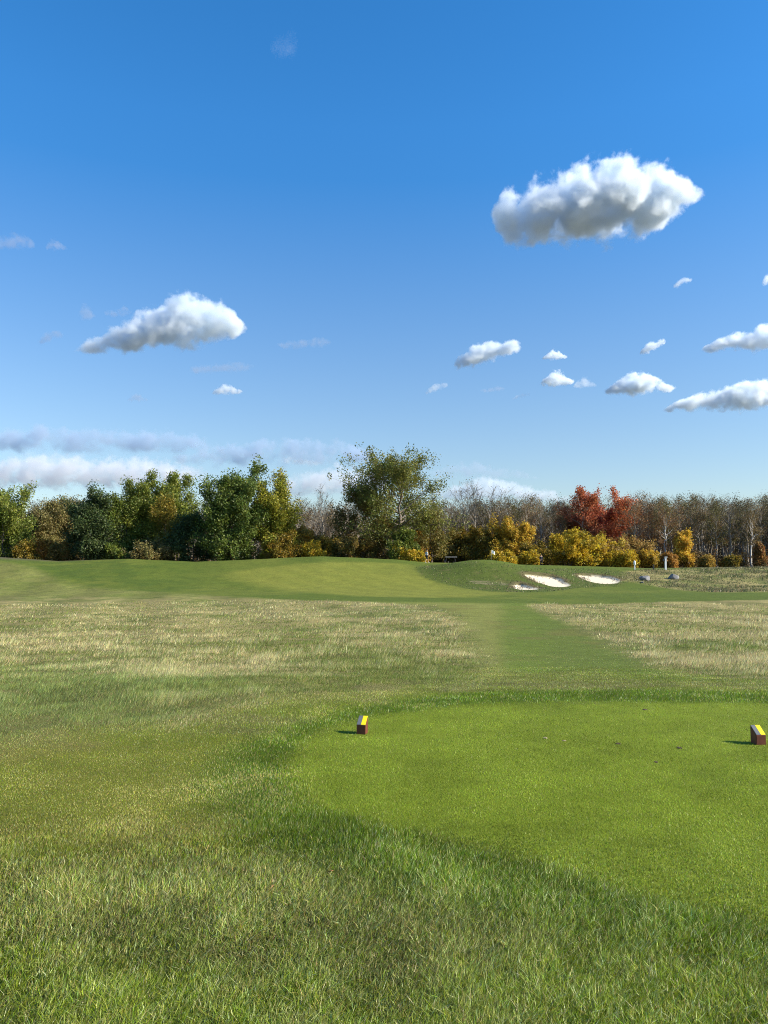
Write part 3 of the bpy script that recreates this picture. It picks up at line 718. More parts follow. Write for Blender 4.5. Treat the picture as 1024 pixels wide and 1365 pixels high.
# ------------------------------------------------------------------ clouds
import bmesh
SHAPES = {
    'lens': [(0, .3, .42), (.06, .05, .62), (.2, .0, .75), (.35, .0, .9), (.5, .02, .95), (.62, .04, 1), (.75, .14, .96), (.88, .34, .78), (1, .52, .6)],
    'tail': [(0, .02, .14), (.12, .0, .22), (.28, .02, .5), (.4, .06, .62), (.5, .12, .85), (.65, .2, 1), (.8, .26, .95), (.92, .3, .75), (1, .36, .52)],
    'slant': [(0, .0, .2), (.15, .02, .55), (.35, .14, .85), (.5, .26, .9), (.7, .42, .95), (.88, .5, 1), (1, .62, .9)],
    'dome': [(0, .05, .2), (.12, 0, .5), (.28, 0, .75), (.48, .02, 1), (.65, .04, .75), (.8, .08, .52), (1, .15, .34)],
    'bank': [(0, .1, .3), (.1, 0, .5), (.25, .02, .7), (.4, .04, .66), (.55, .0, .9), (.7, .04, .7), (.85, .02, .8), (1, .15, .4)],
    'long': [(0, .0, .14), (.12, .02, .42), (.28, .05, .58), (.42, .06, .74), (.55, .06, .98), (.68, .08, .92), (.82, .1, .7), (1, .2, .4)],
    'wisp': [(0, .35, .5), (.15, .1, .6), (.35, .1, .75), (.5, .25, .7), (.7, .2, .95), (.88, .35, .85), (1, .5, .65)],
}
def cloud_mat(name, pr, W, Hh, dens, rgb, an, seed, rough, nz, dpt):
    """droplet density: full inside the side profile, broken up by noise towards its edge"""
    m, nt, out = new_mat(name); L = nt.links.new
    def mth(op, a, b=None, c=None, clamp=False):
        n = N(nt, 'ShaderNodeMath', operation=op); n.use_clamp = clamp
        for i, q_ in enumerate((a, b, c)):
            if q_ is None: continue
            if isinstance(q_, (int, float)): n.inputs[i].default_value = q_
            else: L(q_, n.inputs[i])
        return n.outputs[0]
    tc = N(nt, 'ShaderNodeTexCoord'); sx = N(nt, 'ShaderNodeSeparateXYZ'); L(tc.outputs['Object'], sx.inputs[0])
    f = mth('MULTIPLY_ADD', sx.outputs['X'], 1 / W, .5)
    rp = N(nt, 'ShaderNodeValToRGB'); L(f, rp.inputs['Fac']); el = rp.color_ramp.elements; rp.color_ramp.interpolation = 'B_SPLINE'
    while len(el) < len(pr): el.new(.5)
    for e, (p_, b_, t_) in zip(el, pr): e.position = p_; e.color = (b_, t_, 0, 1)
    sc_ = N(nt, 'ShaderNodeSeparateColor'); L(rp.outputs['Color'], sc_.inputs[0])
    mid = mth('MULTIPLY', mth('ADD', sc_.outputs[0], sc_.outputs[1]), .5)
    half = mth('MAXIMUM', mth('MULTIPLY', mth('SUBTRACT', sc_.outputs[1], sc_.outputs[0]), .5), .05)
    qz = mth('DIVIDE', mth('SUBTRACT', mth('MULTIPLY', sx.outputs['Z'], 1 / Hh), mid), half)
    qy = mth('DIVIDE', mth('MULTIPLY', sx.outputs['Y'], 1 / Hh), mth('MULTIPLY_ADD', half, dpt, .12))
    qx = mth('MULTIPLY_ADD', f, 2.0, -1.0); qx8 = mth('POWER', mth('ABSOLUTE', qx), 14.0)
    q2 = mth('ADD', mth('ADD', mth('MULTIPLY', qz, qz), mth('MULTIPLY', qy, qy)), qx8)
    field = mth('SUBTRACT', 1.0, q2)
    vo = N(nt, 'ShaderNodeVectorMath', operation='ADD'); L(tc.outputs['Object'], vo.inputs[0]); vo.inputs[1].default_value = (seed * 317.0, seed * 131.0, 0)
    n1 = N(nt, 'ShaderNodeTexNoise', Scale=nz / Hh, Detail=9.0, Roughness=.66); L(vo.outputs[0], n1.inputs['Vector'])
    v = mth('MULTIPLY_ADD', mth('SUBTRACT', n1.outputs['Fac'], .5), 3.0 * rough, mth('MULTIPLY_ADD', field, .66, -.12))
    d = N(nt, 'ShaderNodeMapRange', interpolation_type='SMOOTHSTEP'); L(v, d.inputs['Value'])
    d.inputs['From Min'].default_value = .0; d.inputs['From Max'].default_value = .8; d.inputs['To Max'].default_value = dens
    s_ = N(nt, 'ShaderNodeVolumePrincipled'); s_.inputs['Color'].default_value = rgb + (1,); s_.inputs['Anisotropy'].default_value = an; s_.inputs['Absorption Color'].default_value = (0, 0, 0, 1)
    L(d.outputs[0], s_.inputs['Density']); L(s_.outputs[0], out.inputs['Volume'])
    return m

def cloud(label, u0, u1, v0, v1, D, seed, shape='dome', tau=9.0, rgb=(.925, .965, 1.0), group='clouds', an=.3, rough=1.25, flip=False, nz=2.4, dpt=1.3):
    """a closed hull round the cloud's side profile, filled with uneven mist"""
    pr = np.array(SHAPES[shape])
    if flip: pr = pr[::-1] * [-1, 1, 1] + [1, 0, 0]
    c = at((u0 + u1) / 2, v1, D); W = at(u1, v1, D)[0] - at(u0, v1, D)[0]; Hh = at(u0, v0, D)[2] - at(u0, v1, D)[2]
    b = MB(); n, mN = 20, 22; vs = []; fs = np.linspace(-.03, 1.03, mN)
    for k, f in enumerate(fs):
        lo, hi = np.interp(f, pr[:, 0], pr[:, 1]), np.interp(f, pr[:, 0], pr[:, 2]); ha = max(.05, (hi - lo) / 2); md = (lo + hi) / 2
        e = .45 if k in (0, mN - 1) else 1
        for a in np.arange(n) * 2 * math.pi / n:
            vs.append(((f - .5) * W, math.cos(a) * (ha * dpt + .12) * 1.42 * e * Hh, (md + math.sin(a) * (ha * 1.42 + .03) * e) * Hh))
    fc = [(i * n + j, i * n + (j + 1) % n, (i + 1) * n + (j + 1) % n, (i + 1) * n + j) for i in range(mN - 1) for j in range(n)]
    fc += [tuple(range(n))[::-1], tuple((mN - 1) * n + j for j in range(n))]
    b.add(vs, fc)
    me = b.mesh('cloud'); bm = bmesh.new(); bm.from_mesh(me); bmesh.ops.recalc_face_normals(bm, faces=bm.faces[:]); bm.to_mesh(me); bm.free()
    o = link('cloud', me, cloud_mat('cloud_material', pr, W, Hh, tau / Hh, rgb, an, seed, rough, nz, dpt), None, tuple(c))
    return tag(o, label, 'cloud', group)

CG = 'clouds in the blue sky'
def CL(label, u0, u1, v0, v1, D, seed, shape, tau, **kw): cloud(label, u0, u1, v0, v1, D, seed, shape, tau, group=kw.pop('group', CG), **kw)
CL('largest white and grey cloud high on the right', 653, 940, 222, 322, 2000, 1, 'lens', 22, nz=2.7, rough=1.15)
CL('white cloud with grey tail above the left trees', 92, 328, 393, 473, 2600, 2, 'tail', 16, nz=2.4, rough=1.35)
CL('slanting white cloud right of the centre of the sky', 601, 696, 453, 494, 3000, 3, 'slant', 10)
CL('small white cloud above the pair of small clouds', 723, 757, 465, 480, 3200, 4, 'dome', 5)
CL('small round white cloud left of the white flat based cloud', 719, 766, 492, 515, 3200, 5, 'dome', 7)
CL('white flat based cloud with domed top, low on the right', 806, 900, 493, 527, 3200, 6, 'dome', 12)
CL('long bright cloud low at the right edge', 886, 1085, 502, 550, 3200, 7, 'long', 13)
CL('cloud cut by the right edge above the long bright cloud', 935, 1095, 427, 470, 3000, 8, 'long', 10)
CL('small tilted white cloud left of the edge cloud', 853, 888, 452, 474, 3000, 9, 'slant', 6)
CL('tiny faint cloud below the largest cloud', 896, 923, 369, 385, 2600, 10, 'slant', 1.6)
CL('tiny cloud just inside the right edge', 1016, 1034, 362, 380, 2600, 31, 'dome', 2)
CL('thin grey streak of cloud below the white tailed cloud', 245, 340, 479, 502, 2800, 11, 'wisp', 1.0, rough=1.3, rgb=(.6, .68, .82))
CL('small pale grey cloud above the twin poplars', 282, 326, 510, 527, 3200, 12, 'dome', 3)
CL('faint grey streak of cloud left of the sky centre', 365, 444, 448, 468, 2800, 13, 'wisp', .8, rough=1.4, rgb=(.6, .68, .82))
CL('faint pinkish wisp at the left edge', -12, 46, 307, 333, 2400, 14, 'bank', .7, rough=1.4, rgb=(.68, .72, .84))
CL('faint wisp beside the pinkish edge wisp', 60, 90, 318, 334, 2400, 15, 'dome', .6, rough=1.5, rgb=(.68, .72, .84))
CL('small grey wisp left of the white tailed cloud', 50, 84, 440, 460, 2600, 16, 'slant', 1.0, rough=1.3, rgb=(.6, .68, .82))
CL('small round wisp above the white tailed cloud', 105, 127, 403, 427, 2600, 17, 'dome', .9, rough=1.5, rgb=(.6, .68, .82))
CL('faint wisp touching the top of the white tailed cloud', 138, 176, 407, 425, 2600, 26, 'wisp', .8, rough=1.4, rgb=(.6, .68, .82))
CL('tiny cloud below the slanting white cloud', 566, 598, 510, 526, 3200, 18, 'slant', 1.2)
CL('tiny grey wisp left of the small round white cloud', 640, 676, 513, 525, 3200, 19, 'wisp', .8, rgb=(.6, .68, .82))
CL('faint wisp right of the small round white cloud', 764, 796, 500, 518, 3200, 20, 'dome', 1.0)
CL('tiny grey wisp low in the left sky', 170, 198, 523, 536, 3200, 21, 'dome', .9, rgb=(.6, .68, .82))
CL('tiny wisp below the small round white cloud', 682, 708, 523, 534, 3200, 28, 'slant', .6)
CL('very faint wisp high in the left sky', 360, 400, 40, 80, 2200, 32, 'wisp', .15)
BG = 'cloud banks on the horizon'
CL('long blue grey cloud layer low over the left trees', -260, 300, 560, 606, 7000, 22, 'bank', 2.0, group=BG, an=.1, rough=1.6, rgb=(.6, .72, .88), nz=1.9)  # shade and airlight put into the mist colour, next layer too
CL('blue grey cloud layer low over the middle trees', 230, 508, 576, 622, 7000, 23, 'bank', 2.2, group=BG, an=.1, rough=1.6, rgb=(.6, .72, .88), nz=1.9)
CL('bright white cumulus bank behind the left poplars', -200, 290, 594, 654, 9000, 24, 'bank', 4.5, group=BG, nz=3.6, rough=1.3, rgb=(.985, .99, 1.0))
CL('pale white cloud bank behind the middle trees', 365, 525, 608, 664, 9000, 25, 'bank', 3, group=BG, nz=3.4, rough=1.3, rgb=(.985, .99, 1.0))
CL('pale low cloud bank above the right of the wood', 575, 770, 632, 672, 9500, 29, 'long', 3, group=BG, flip=True, nz=3)
CL('thin grey cloud strip above the pale low bank', 570, 720, 612, 640, 8000, 30, 'long', .8, group=BG, flip=True, rgb=(.72, .82, .94))  # bluish mist colour carries this strip's shade and airlight
CL('white streak of cloud left of the tallest tree', 368, 430, 606, 624, 8000, 34, 'wisp', 1.4, group=BG, flip=True)

# ------------------------------------------------------------------ golf things
M_WOOD = mat_plain('red_stained_wood', (.13, .035, .018), .55, .3, 18.0, bump=.15)
M_YEL = mat_plain('yellow_paint', (.85, .68, .012), .45, .04, 20.0)
M_GREYP = mat_plain('grey_paint', (.13, .135, .14), .5, .1, 30.0)
def tee_marker(u, v, rz, label):
    x_, y_ = gp(u, v); zb = float(zat(x_, y_)) - .006
    t = thing('tee_marker', label, 'tee marker', (x_, y_, zb), rz, 'tee markers')
    W, Dp, hf, hb = .084, .10, .088, .152
    bm = bmesh.new()
    vs = [bm.verts.new(p) for p in ((-W/2, -Dp/2, 0), (W/2, -Dp/2, 0), (W/2, Dp/2, 0), (-W/2, Dp/2, 0), (-W/2, -Dp/2, hf), (W/2, -Dp/2, hf), (W/2, Dp/2, hb), (-W/2, Dp/2, hb))]
    for f in ((3, 2, 1, 0), (0, 1, 5, 4), (1, 2, 6, 5), (2, 3, 7, 6), (3, 0, 4, 7), (4, 5, 6, 7)): bm.faces.new([vs[i] for i in f])
    bmesh.ops.bevel(bm, geom=bm.edges[:], offset=.003, segments=2, affect='EDGES')
    me = bpy.data.meshes.new('block'); bm.to_mesh(me); bm.free(); link('block', me, M_WOOD, t)
    a = math.atan2(hb - hf, Dp); L = math.hypot(Dp, hb - hf)
    for nm, x0, x1, m in (('grey_stripe', -W/2 + .002, -.002, M_GREYP), ('yellow_stripe', -.001, W/2 - .002, M_YEL)):
        b = MB(); b.box(((x0 + x1) / 2, 0, 0), (x1 - x0, L - .004, .005), .0012)
        o = link(nm, b.mesh(nm), m, t); o.location = (0, 0, (hf + hb) / 2 + .0026); o.rotation_euler = (a, 0, 0)
tee_marker(483, 977.5, -.22, 'wedge tee marker with yellow and grey top, dark front, left on the tee')
tee_marker(1011, 992, .05, 'wedge tee marker with yellow and grey top, red brown front, at the right edge')

# divots and fallen leaves
M_SOIL = mat_plain('soil_material', (.09, .06, .04), .95, .4, 60.0)
M_PALESOIL = mat_plain('sandy_soil_material', (.3, .24, .15), .95, .3, 60.0)
def divot(u, v, L, W, m, label, seed):
    g_ = random.Random(seed); x_, y_ = gp(u, v); b = MB(); n_ = 14
    ring = [(L / 3 * math.cos(t) * g_.uniform(.7, 1.2), W / 3 * math.sin(t) * g_.uniform(.7, 1.2)) for t in np.arange(n_) * 2 * math.pi / n_]
    vs = [(p[0], p[1], -.01) for p in ring] + [(p[0] * .9, p[1] * .9, .005 * g_.uniform(.5, 1.4)) for p in ring] + [(p[0] * .5, p[1] * .5, .007 * g_.uniform(.5, 1.4)) for p in ring] + [(0, 0, .005)]
    fs = [(i, (i + 1) % n_, n_ + (i + 1) % n_, n_ + i) for i in range(n_)] + [(n_ + i, n_ + (i + 1) % n_, 2 * n_ + (i + 1) % n_, 2 * n_ + i) for i in range(n_)] + [(2 * n_ + i, 2 * n_ + (i + 1) % n_, 3 * n_) for i in range(n_)]
    b.add(vs, fs)
    tag(link('divot', b.mesh('divot'), m, None, (x_, y_, float(zat(x_, y_))), g_.uniform(-.3, .3)), label, 'divot', 'divots in the tee')
divot(860, 947, .09, .09, M_SOIL, 'dark divot near the far edge of the tee', 1)
divot(824, 993, .07, .08, M_SOIL, 'dark slit divot in the middle of the tee', 2)
divot(906, 999, .06, .1, M_SOIL, 'dark divot left of the right tee marker', 3)
divot(727, 985, .07, .06, M_PALESOIL, 'pale sandy divot between the two tee markers', 4)
divot(875, 1018, .05, .07, M_SOIL, 'dark divot nearest the camera on the tee', 5)
divot(752, 988, .06, .03, M_PALESOIL, 'thin pale scrape beside the pale sandy divot', 6)
M_DRYLEAF = mat_plain('dry_leaf_material', (.36, .17, .07), .7, .25, 60.0)
def dry_leaf(u, v, s, label, seed):
    g_ = random.Random(seed); x_, y_ = gp(u, v); b = MB(); k_ = 9; top, n_ = [], 0
    out = [(0, -.5), (.18, -.35), (.34, -.1), (.3, .18), (.14, .4), (0, .55), (-.14, .4), (-.3, .18), (-.34, -.1), (-.18, -.35)]
    z_ = lambda px, py: .3 * px * px + .15 * py * py + .03 * g_.random()
    vs = [(0, 0, 0)] + [(p[0], p[1], z_(*p)) for p in out]; vs = [(a * s, c_ * s, d_ * s) for a, c_, d_ in vs]
    vs2 = [(a, c_, d_ - .0015) for a, c_, d_ in vs]; m_ = len(out)
    fs = [(0, 1 + i, 1 + (i + 1) % m_) for i in range(m_)]
    b.add(vs + vs2, fs + [(m_ + 1, m_ + 2 + (i + 1) % m_, m_ + 2 + i) for i in range(m_)] + [(1 + i, m_ + 2 + i, m_ + 2 + (i + 1) % m_, 1 + (i + 1) % m_) for i in range(m_)])
    o = link('dry_leaf', b.mesh('dry_leaf', True), M_DRYLEAF, None, (x_, y_, float(zat(x_, y_)) + .028), g_.uniform(0, 6)); o.rotation_euler[0] = .5
    tag(o, label, 'leaf', 'fallen leaves on the lawn')
dry_leaf(358, 1198, .055, 'curled orange brown leaf in the dry patch of lawn', 1)
dry_leaf(441, 1175, .04, 'small tan leaf at the edge of the dark collar', 2)

# rocks
M_ROCK = mat_plain('rock_material', (.2, .195, .19), .9, .3, 2.5, bump=.5)
def rock(u, v, sx, sy, sz, seed, label, rz=0):
    x_, y_ = gp(u, v); bm = bmesh.new(); bmesh.ops.create_icosphere(bm, subdivisions=4, radius=1)
    P = np.array([v_.co[:] for v_ in bm.verts]); d = 1 + .42 * fb3(P * 1.3 + seed, seed, 4)
    pl = np.random.default_rng(seed).standard_normal((9, 3)); pl /= np.linalg.norm(pl, axis=1, keepdims=True)
    P = P * d[:, None]
    for q in pl:
        e = P @ q - .72; P = P - np.where(e > 0, e, 0)[:, None] * q * .85
    for v_, p in zip(bm.verts, P): v_.co = (p[0] * sx, p[1] * sy, p[2] * sz + sz * .35)
    me = bpy.data.meshes.new('rock'); bm.to_mesh(me); bm.free()
    tag(link('rock', me, M_ROCK, None, (x_, y_, float(zat(x_, y_))), rz), label, 'rock', 'grey rocks in the rough')
rock(860, 774, .72, .6, .44, 3, 'long grey rock in shade beside the bunker end')
rock(898, 772, .62, .55, .5, 8, 'grey rock with bright sunlit end, below the tall white post')
rock(856, 777, .22, .2, .1, 12, 'small pale flat stone in front of the long grey rock')

# flag
M_WHITE = mat_plain('white_paint', (.8, .8, .78), .5, .04, 10.0)
M_DARKM = mat_plain('dark_metal', (.03, .03, .035), .5, .2, 10.0)
Y = 101.0; p = at(655.2, 733, Y); zb = float(zat(p[0], Y)); Hf = p[2] - zb
t = thing('flagstick', 'flagstick with small white flag standing behind the mound', 'flag', (p[0], Y, zb))
b = MB(); b.lathe([(.03, -.1), (.03, Hf - .02), (.018, Hf)], 10); link('pole', b.mesh('pole', True), mat_plain('pole_paint', (.25, .2, .14), .5, .2), t)
b = MB(); nx, nz = 10, 6; vs = []
for s_ in (0, 1):
    for i in range(nx + 1):
        for j in range(nz + 1):
            f, gz = i / nx, j / nz
            vs.append((.03 + .42 * f, .05 * math.sin(f * 7 + gz) * f + s_ * .006, Hf - .05 - .42 * gz - .14 * f + .04 * math.sin(f * 5)))
q = lambda i, j, s_: s_ * (nx + 1) * (nz + 1) + i * (nz + 1) + j
fs = [(q(i, j, 0), q(i + 1, j, 0), q(i + 1, j + 1, 0), q(i, j + 1, 0)) for i in range(nx) for j in range(nz)] + [(q(i, j, 1), q(i, j + 1, 1), q(i + 1, j + 1, 1), q(i + 1, j, 1)) for i in range(nx) for j in range(nz)]
b.add(vs, fs); link('flag', b.mesh('flag', True), mat_plain('flag_cloth', (.85, .84, .78), .8, .03), t)

# posts
def post(u, vtop, vbot, label, w, head, m):
    x_, y_ = gp(u, vbot, 103.5); z_ = float(zat(x_, y_)); Hp = at(u, vtop, y_)[2] - z_
    t = thing('post', label, 'post', (x_, y_, z_), 0, 'posts right of the bunkers')
    b = MB(); b.box((0, 0, Hp * .5 - .1), (w, w, Hp + .1), .012); link('shaft', b.mesh('shaft'), m, t)
    if head == 'round':
        b = MB(); b.lathe([(.05, Hp - .55), (.13, Hp - .48), (.15, Hp - .25), (.12, Hp - .05), (.05, Hp + .08)], 14); link('head', b.mesh('head', True), m, t)
    if head == 'cap':
        b = MB(); b.box((.04, 0, Hp + .03), (w + .14, w + .1, .1), .02); link('cap', b.mesh('cap'), m, t)
        b = MB(); b.box((-w / 2 - .14, 0, Hp - .35), (.22, .2, .3), .02); link('box', b.mesh('box'), M_DARKM, t)
post(846.2, 748, 759.5, 'short white post with rounded head by the tan bush', .13, 'round', M_WHITE)
post(887.5, 743, 760, 'tall white post with cap and small dark box', .2, 'cap', M_WHITE)
post(871.3, 752, 759.5, 'short dark post between the two white posts', .17, '', M_DARKM)

# golf cart
M_BODY = mat_plain('cart_body_paint', (.02, .022, .028), .3, .1, 3.0)
M_ROOF = mat_plain('cart_roof_plastic', (.55, .53, .48), .4, .05, 3.0)
M_SEAT = mat_plain('cart_seat_vinyl', (.1, .09, .08), .6, .1, 6.0)
M_TYRE = mat_plain('tyre_rubber', (.015, .015, .016), .8, .2, 20.0)
M_CHROME = mat_plain('rim_metal', (.5, .5, .5), .35, .05, 5.0, 1.0)
p = at(601.5, 744, 118.2); zc_ = float(zat(p[0], 118.2))
t = thing('golf_cart', 'dark golf cart with pale roof half hidden behind the mound', 'golf cart', (p[0], 118.2, zc_), math.pi)
b = MB(); b.box((0, 0, .34), (2.2, 1.1, .18), .05); b.box((-.9, 0, .56), (.45, 1.05, .42), .1); b.box((.62, 0, .55), (.75, 1.08, .36), .06); b.box((-.62, 0, .75), (.1, 1.05, .45), .03); link('body', b.mesh('body'), M_BODY, t)
b = MB(); b.box((.05, 0, 1.83), (1.75, 1.15, .09), .035); link('roof', b.mesh('roof'), M_ROOF, t)
for sx, sx2 in ((-.68, -.5), (.85, .8)):
    for sy in (-.5, .5):
        b = MB(); b.tube([(sx, sy, .6), (sx2, sy, 1.8)], [.022, .022], 8); link('roof_post', b.mesh('roof_post', True), M_DARKM, t)
b = MB(); b.box((.22, 0, .72), (.5, 1.0, .14), .05); link('seat', b.mesh('seat'), M_SEAT, t)
b = MB(); b.box((.48, 0, 1.0), (.12, 1.0, .42), .05); link('backrest', b.mesh('backrest'), M_SEAT, t)
b = MB(); b.tube([(-.6, .25, .85), (-.3, .25, 1.05)], [.02, .02], 8); b.tube([(-.3 + .05 * math.sin(a), .25 + .17 * math.cos(a), 1.05 + .14 * math.sin(a)) for a in np.linspace(0, 2 * math.pi, 17)], [.015] * 17, 6); link('steering_wheel', b.mesh('steering_wheel', True), M_DARKM, t)
b = MB()
for sy in (-.25, .25): b.tube([(.98, sy, .7), (1.0, sy, 1.45)], [.1, .14], 12)
link('golf_bag', b.mesh('golf_bag', True), M_SEAT, t)
for sx in (-.75, .72):
    for sy in (-.5, .5):
        b = MB(); b.lathe([(.1, -.09), (.2, -.1), (.225, -.05), (.225, .05), (.2, .1), (.1, .09)], 20, (sx, sy, .225), 'y'); w = link('wheel', b.mesh('wheel', True), M_TYRE, t)
        b = MB(); b.lathe([(.03, -.105), (.1, -.1), (.1, .1), (.03, .105)], 14, (sx, sy, .225), 'y'); link('rim', b.mesh('rim', True), M_CHROME, w)

# people
M_SKIN = mat_plain('skin_material', (.5, .3, .2), .6, .06, 20.0)
def skin_mesh(name, verts, edges, radii, root=0, sub=2):
    me = bpy.data.meshes.new(name); me.from_pydata(verts, edges, []); o = bpy.data.objects.new(name, me); COL.objects.link(o)
    s = o.modifiers.new('s', 'SKIN'); s.branch_smoothing = .6; o.modifiers.new('d', 'SUBSURF').levels = sub
    sv = me.skin_vertices[0].data
    for i, r_ in enumerate(radii): sv[i].radius = (r_, r_) if not hasattr(r_, '__len__') else r_; sv[i].use_root = (i == root)
    dg = bpy.context.evaluated_depsgraph_get(); m2 = bpy.data.meshes.new_from_object(o.evaluated_get(dg)); m2.name = name
    COL.objects.unlink(o); bpy.data.objects.remove(o)
    m2.polygons.foreach_set('use_smooth', [True] * len(m2.polygons))
    return m2

def person(label, loc, rz, stride, top_m, bottom_m, hat_m, long_sleeve, shorts, arm=.0):
    t = thing('person', label, 'person', loc, rz, 'people beyond the green')
    s = stride
    J = {'pelvis': (0, 0, .95), 'belly': (0, 0, 1.1), 'chest': (0, .01, 1.3), 'neckb': (0, 0, 1.46), 'neck': (0, -.01, 1.52), 'jaw': (0, -.03, 1.58), 'head': (0, -.02, 1.66), 'crown': (0, 0, 1.74)}
    for sg, nm in ((-1, 'l'), (1, 'r')):
        k = s * sg
        J.update({nm + 'sh': (sg * .185, 0, 1.42), nm + 'el': (sg * .25, .05 + .1 * k, 1.14), nm + 'wr': (sg * .24, -.12 - arm + .16 * k, .93 + arm * .5), nm + 'hand': (sg * .235, -.16 - arm + .17 * k, .87 + arm * .5),
                  nm + 'hip': (sg * .095, 0, .9), nm + 'kn': (sg * .1, -.05 - .16 * k, .5), nm + 'an': (sg * .1, .02 - .3 * k, .09), nm + 'toe': (sg * .115, -.16 - .3 * k, .04)})
        for q_, dx in enumerate((-.026, -.009, .009, .026)):
            J[f'{nm}f{q_}'] = (sg * .235 + dx * .4, -.19 - arm + .17 * k + dx, .80 + arm * .5 - .012 * (q_ in (1, 2)))
        J[nm + 'th'] = (sg * .215, -.215 - arm + .17 * k, .86 + arm * .5)
    names = list(J); ix = {n_: i for i, n_ in enumerate(names)}
    E = [('pelvis', 'belly'), ('belly', 'chest'), ('chest', 'neckb'), ('neckb', 'neck'), ('neck', 'jaw'), ('jaw', 'head'), ('head', 'crown')]
    for nm in 'lr':
        E += [('neckb', nm + 'sh'), (nm + 'sh', nm + 'el'), (nm + 'el', nm + 'wr'), (nm + 'wr', nm + 'hand'), (nm + 'hand', nm + 'th'), ('pelvis', nm + 'hip'), (nm + 'hip', nm + 'kn'), (nm + 'kn', nm + 'an'), (nm + 'an', nm + 'toe')]
        E += [(nm + 'hand', f'{nm}f{q_}') for q_ in range(4)]
    rad = {'pelvis': (.15, .12), 'belly': (.14, .11), 'chest': (.17, .12), 'neckb': (.1, .08), 'neck': .055, 'jaw': (.065, .075), 'head': (.078, .095), 'crown': (.05, .06)}
    for nm in 'lr':
        rad.update({nm + 'sh': .062, nm + 'el': .043, nm + 'wr': .028, nm + 'hand': (.04, .02), nm + 'hip': .095, nm + 'kn': .058, nm + 'an': .04, nm + 'toe': (.04, .03), nm + 'th': .01})
        rad.update({f'{nm}f{q_}': .009 for q_ in range(4)})
    body = link('body', skin_mesh('body', [J[n_] for n_ in names], [(ix[a], ix[b_]) for a, b_ in E], [rad[n_] for n_ in names]), M_SKIN, t)
    def wear(name, ns, es, grow_, m, ends=None):
        P = {n_: J[n_] for n_ in ns}
        if ends: P.update(ends)
        nn = list(P); jx = {n_: i for i, n_ in enumerate(nn)}
        rr_ = []
        for n_ in nn:
            q_ = rad.get(n_, .06); rr_.append(tuple(a + grow_ for a in q_) if hasattr(q_, '__len__') else q_ + grow_)
        link(name, skin_mesh(name, [P[n_] for n_ in nn], [(jx[a], jx[b_]) for a, b_ in es], rr_), m, t)
    arms = ['lsh', 'lel', 'rsh', 'rel'] + (['lwr', 'rwr'] if long_sleeve else [])
    ea = [('neckb', 'lsh'), ('lsh', 'lel'), ('neckb', 'rsh'), ('rsh', 'rel')] + ([('lel', 'lwr'), ('rel', 'rwr')] if long_sleeve else [])
    wear('shirt', ['pelvis', 'belly', 'chest', 'neckb'] + arms, [('pelvis', 'belly'), ('belly', 'chest'), ('chest', 'neckb')] + ea, .02, top_m)
    legs = ['pelvis', 'lhip', 'rhip', 'lkn', 'rkn'] + ([] if shorts else ['lan', 'ran'])
    wear('shorts' if shorts else 'trousers', legs, [('pelvis', 'lhip'), ('pelvis', 'rhip'), ('lhip', 'lkn'), ('rhip', 'rkn')] + ([] if shorts else [('lkn', 'lan'), ('rkn', 'ran')]), .018, bottom_m)
    for nm in 'lr':
        wear('shoe', [nm + 'an', nm + 'toe'], [(nm + 'an', nm + 'toe')], .012, M_WHITE if shorts else M_DARKM)
    b = MB(); b.lathe([(.088, 1.69), (.094, 1.72), (.085, 1.77), (.05, 1.8), (.01, 1.81)], 16, (0, -.012, 0)); b.box((0, -.14, 1.695), (.15, .12, .014), .006)
    link('cap', b.mesh('cap', True), hat_m, t)
    b = MB(); b.box((0, -.118, 1.645), (.022, .03, .04), .008)
    for sx in (-.082, .082): b.box((sx, -.005, 1.645), (.018, .04, .06), .008)
    link('nose_and_ears', b.mesh('nose_and_ears'), M_SKIN, body)
    b = MB()
    for sx in (-.032, .032): b.box((sx, -.108, 1.665), (.022, .012, .012), .004)
    b.box((0, -.105, 1.6), (.045, .012, .01), .003); link('eyes_and_mouth', b.mesh('eyes_and_mouth'), M_DARKM, body)
M_NAVY = mat_plain('navy_cloth', (.015, .018, .03), .85, .2, 10.0)
M_BLACK = mat_plain('black_cloth', (.01, .01, .012), .85, .2, 10.0)
M_PALECL = mat_plain('pale_grey_cloth', (.5, .52, .54), .85, .08, 10.0)
def stand(u, Y): q_ = at(u, 744, Y); return (q_[0], Y, float(zat(q_[0], Y)))
person('golfer in pale shirt and black shorts walking behind the green', stand(569, 103.5), 1.9, .9, M_PALECL, M_BLACK, M_BLACK, False, True)
person('person in dark clothing standing before the yellow bushes', stand(721.5, 110), .3, .15, M_NAVY, M_BLACK, M_BLACK, True, False)

# ------------------------------------------------------------------ light, sky, camera
EL, AZ = R(31), math.atan2(.98, -.19)
from mathutils import Vector
sd = Vector((math.sin(AZ) * math.cos(EL), math.cos(AZ) * math.cos(EL), math.sin(EL)))
sun = bpy.data.lights.new('sun', 'SUN'); sun.energy = 5.0; sun.angle = R(.53); sun.color = (1, .925, .78)
so = bpy.data.objects.new('sun', sun); COL.objects.link(so); so.rotation_euler = sd.to_track_quat('Z', 'Y').to_euler()
w = bpy.data.worlds.new('World'); SC.world = w; w.use_nodes = True; nt = w.node_tree; nt.nodes.clear()
sky = nt.nodes.new('ShaderNodeTexSky'); sky.sky_type = 'NISHITA'; sky.sun_disc = False; sky.sun_elevation = EL; sky.sun_rotation = AZ
sky.altitude = 200; sky.air_density = 1.0; sky.dust_density = .1; sky.ozone_density = 3.0
hs = nt.nodes.new('ShaderNodeHueSaturation'); hs.inputs['Hue'].default_value = .501; hs.inputs['Saturation'].default_value = 1.15
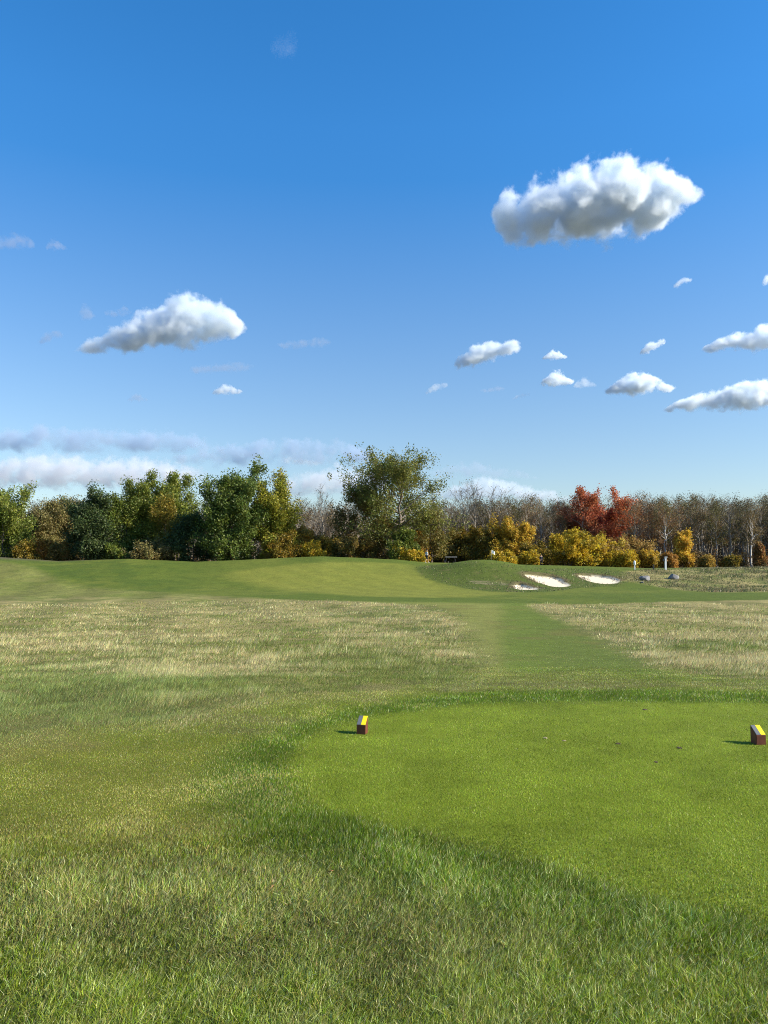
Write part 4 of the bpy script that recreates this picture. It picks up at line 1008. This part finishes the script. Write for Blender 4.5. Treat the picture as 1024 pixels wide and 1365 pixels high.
tcw = nt.nodes.new('ShaderNodeTexCoord'); sxyz = nt.nodes.new('ShaderNodeSeparateXYZ'); mrw = nt.nodes.new('ShaderNodeMapRange')
mrw.inputs['From Min'].default_value = .02; mrw.inputs['From Max'].default_value = .45; mrw.inputs['To Min'].default_value = .95; mrw.inputs['To Max'].default_value = 1.32
nt.links.new(tcw.outputs['Generated'], sxyz.inputs[0]); nt.links.new(sxyz.outputs['Z'], mrw.inputs['Value']); nt.links.new(mrw.outputs[0], hs.inputs['Saturation'])
mrv = nt.nodes.new('ShaderNodeMapRange'); mrv.inputs['From Min'].default_value = .0; mrv.inputs['From Max'].default_value = .5; mrv.inputs['To Min'].default_value = .6; mrv.inputs['To Max'].default_value = 1.17
nt.links.new(sxyz.outputs['Z'], mrv.inputs['Value']); nt.links.new(mrv.outputs[0], hs.inputs['Value'])
bg = nt.nodes.new('ShaderNodeBackground'); bg.inputs['Strength'].default_value = .11
wo = nt.nodes.new('ShaderNodeOutputWorld')
nt.links.new(sky.outputs[0], hs.inputs['Color']); nt.links.new(hs.outputs[0], bg.inputs['Color']); nt.links.new(bg.outputs[0], wo.inputs['Surface'])

cam = bpy.data.cameras.new('camera'); co_ = bpy.data.objects.new('camera', cam); COL.objects.link(co_)
cam.sensor_fit = 'VERTICAL'; cam.sensor_height = 36; cam.lens = FPX / 1365 * 36; cam.clip_start = .05; cam.clip_end = 40000
co_.location = (0, 0, EYE); co_.rotation_euler = (math.pi / 2 + PITCH, 0, 0); SC.camera = co_

SC.view_settings.view_transform = 'Standard'; SC.view_settings.look = 'None'; SC.view_settings.exposure = .9; SC.view_settings.gamma = 1
SC.render.engine = 'CYCLES'
cy = SC.cycles
cy.max_bounces = 12; cy.diffuse_bounces = 3; cy.glossy_bounces = 2; cy.transmission_bounces = 3; cy.volume_bounces = 12; cy.volume_step_rate = .25; cy.volume_max_steps = 300; cy.transparent_max_bounces = 8
cy.use_denoising = True; cy.filter_width = 1.0; cy.denoiser = 'OPENIMAGEDENOISE'; cy.denoising_input_passes = 'RGB_ALBEDO_NORMAL'; cy.denoising_prefilter = 'NONE'
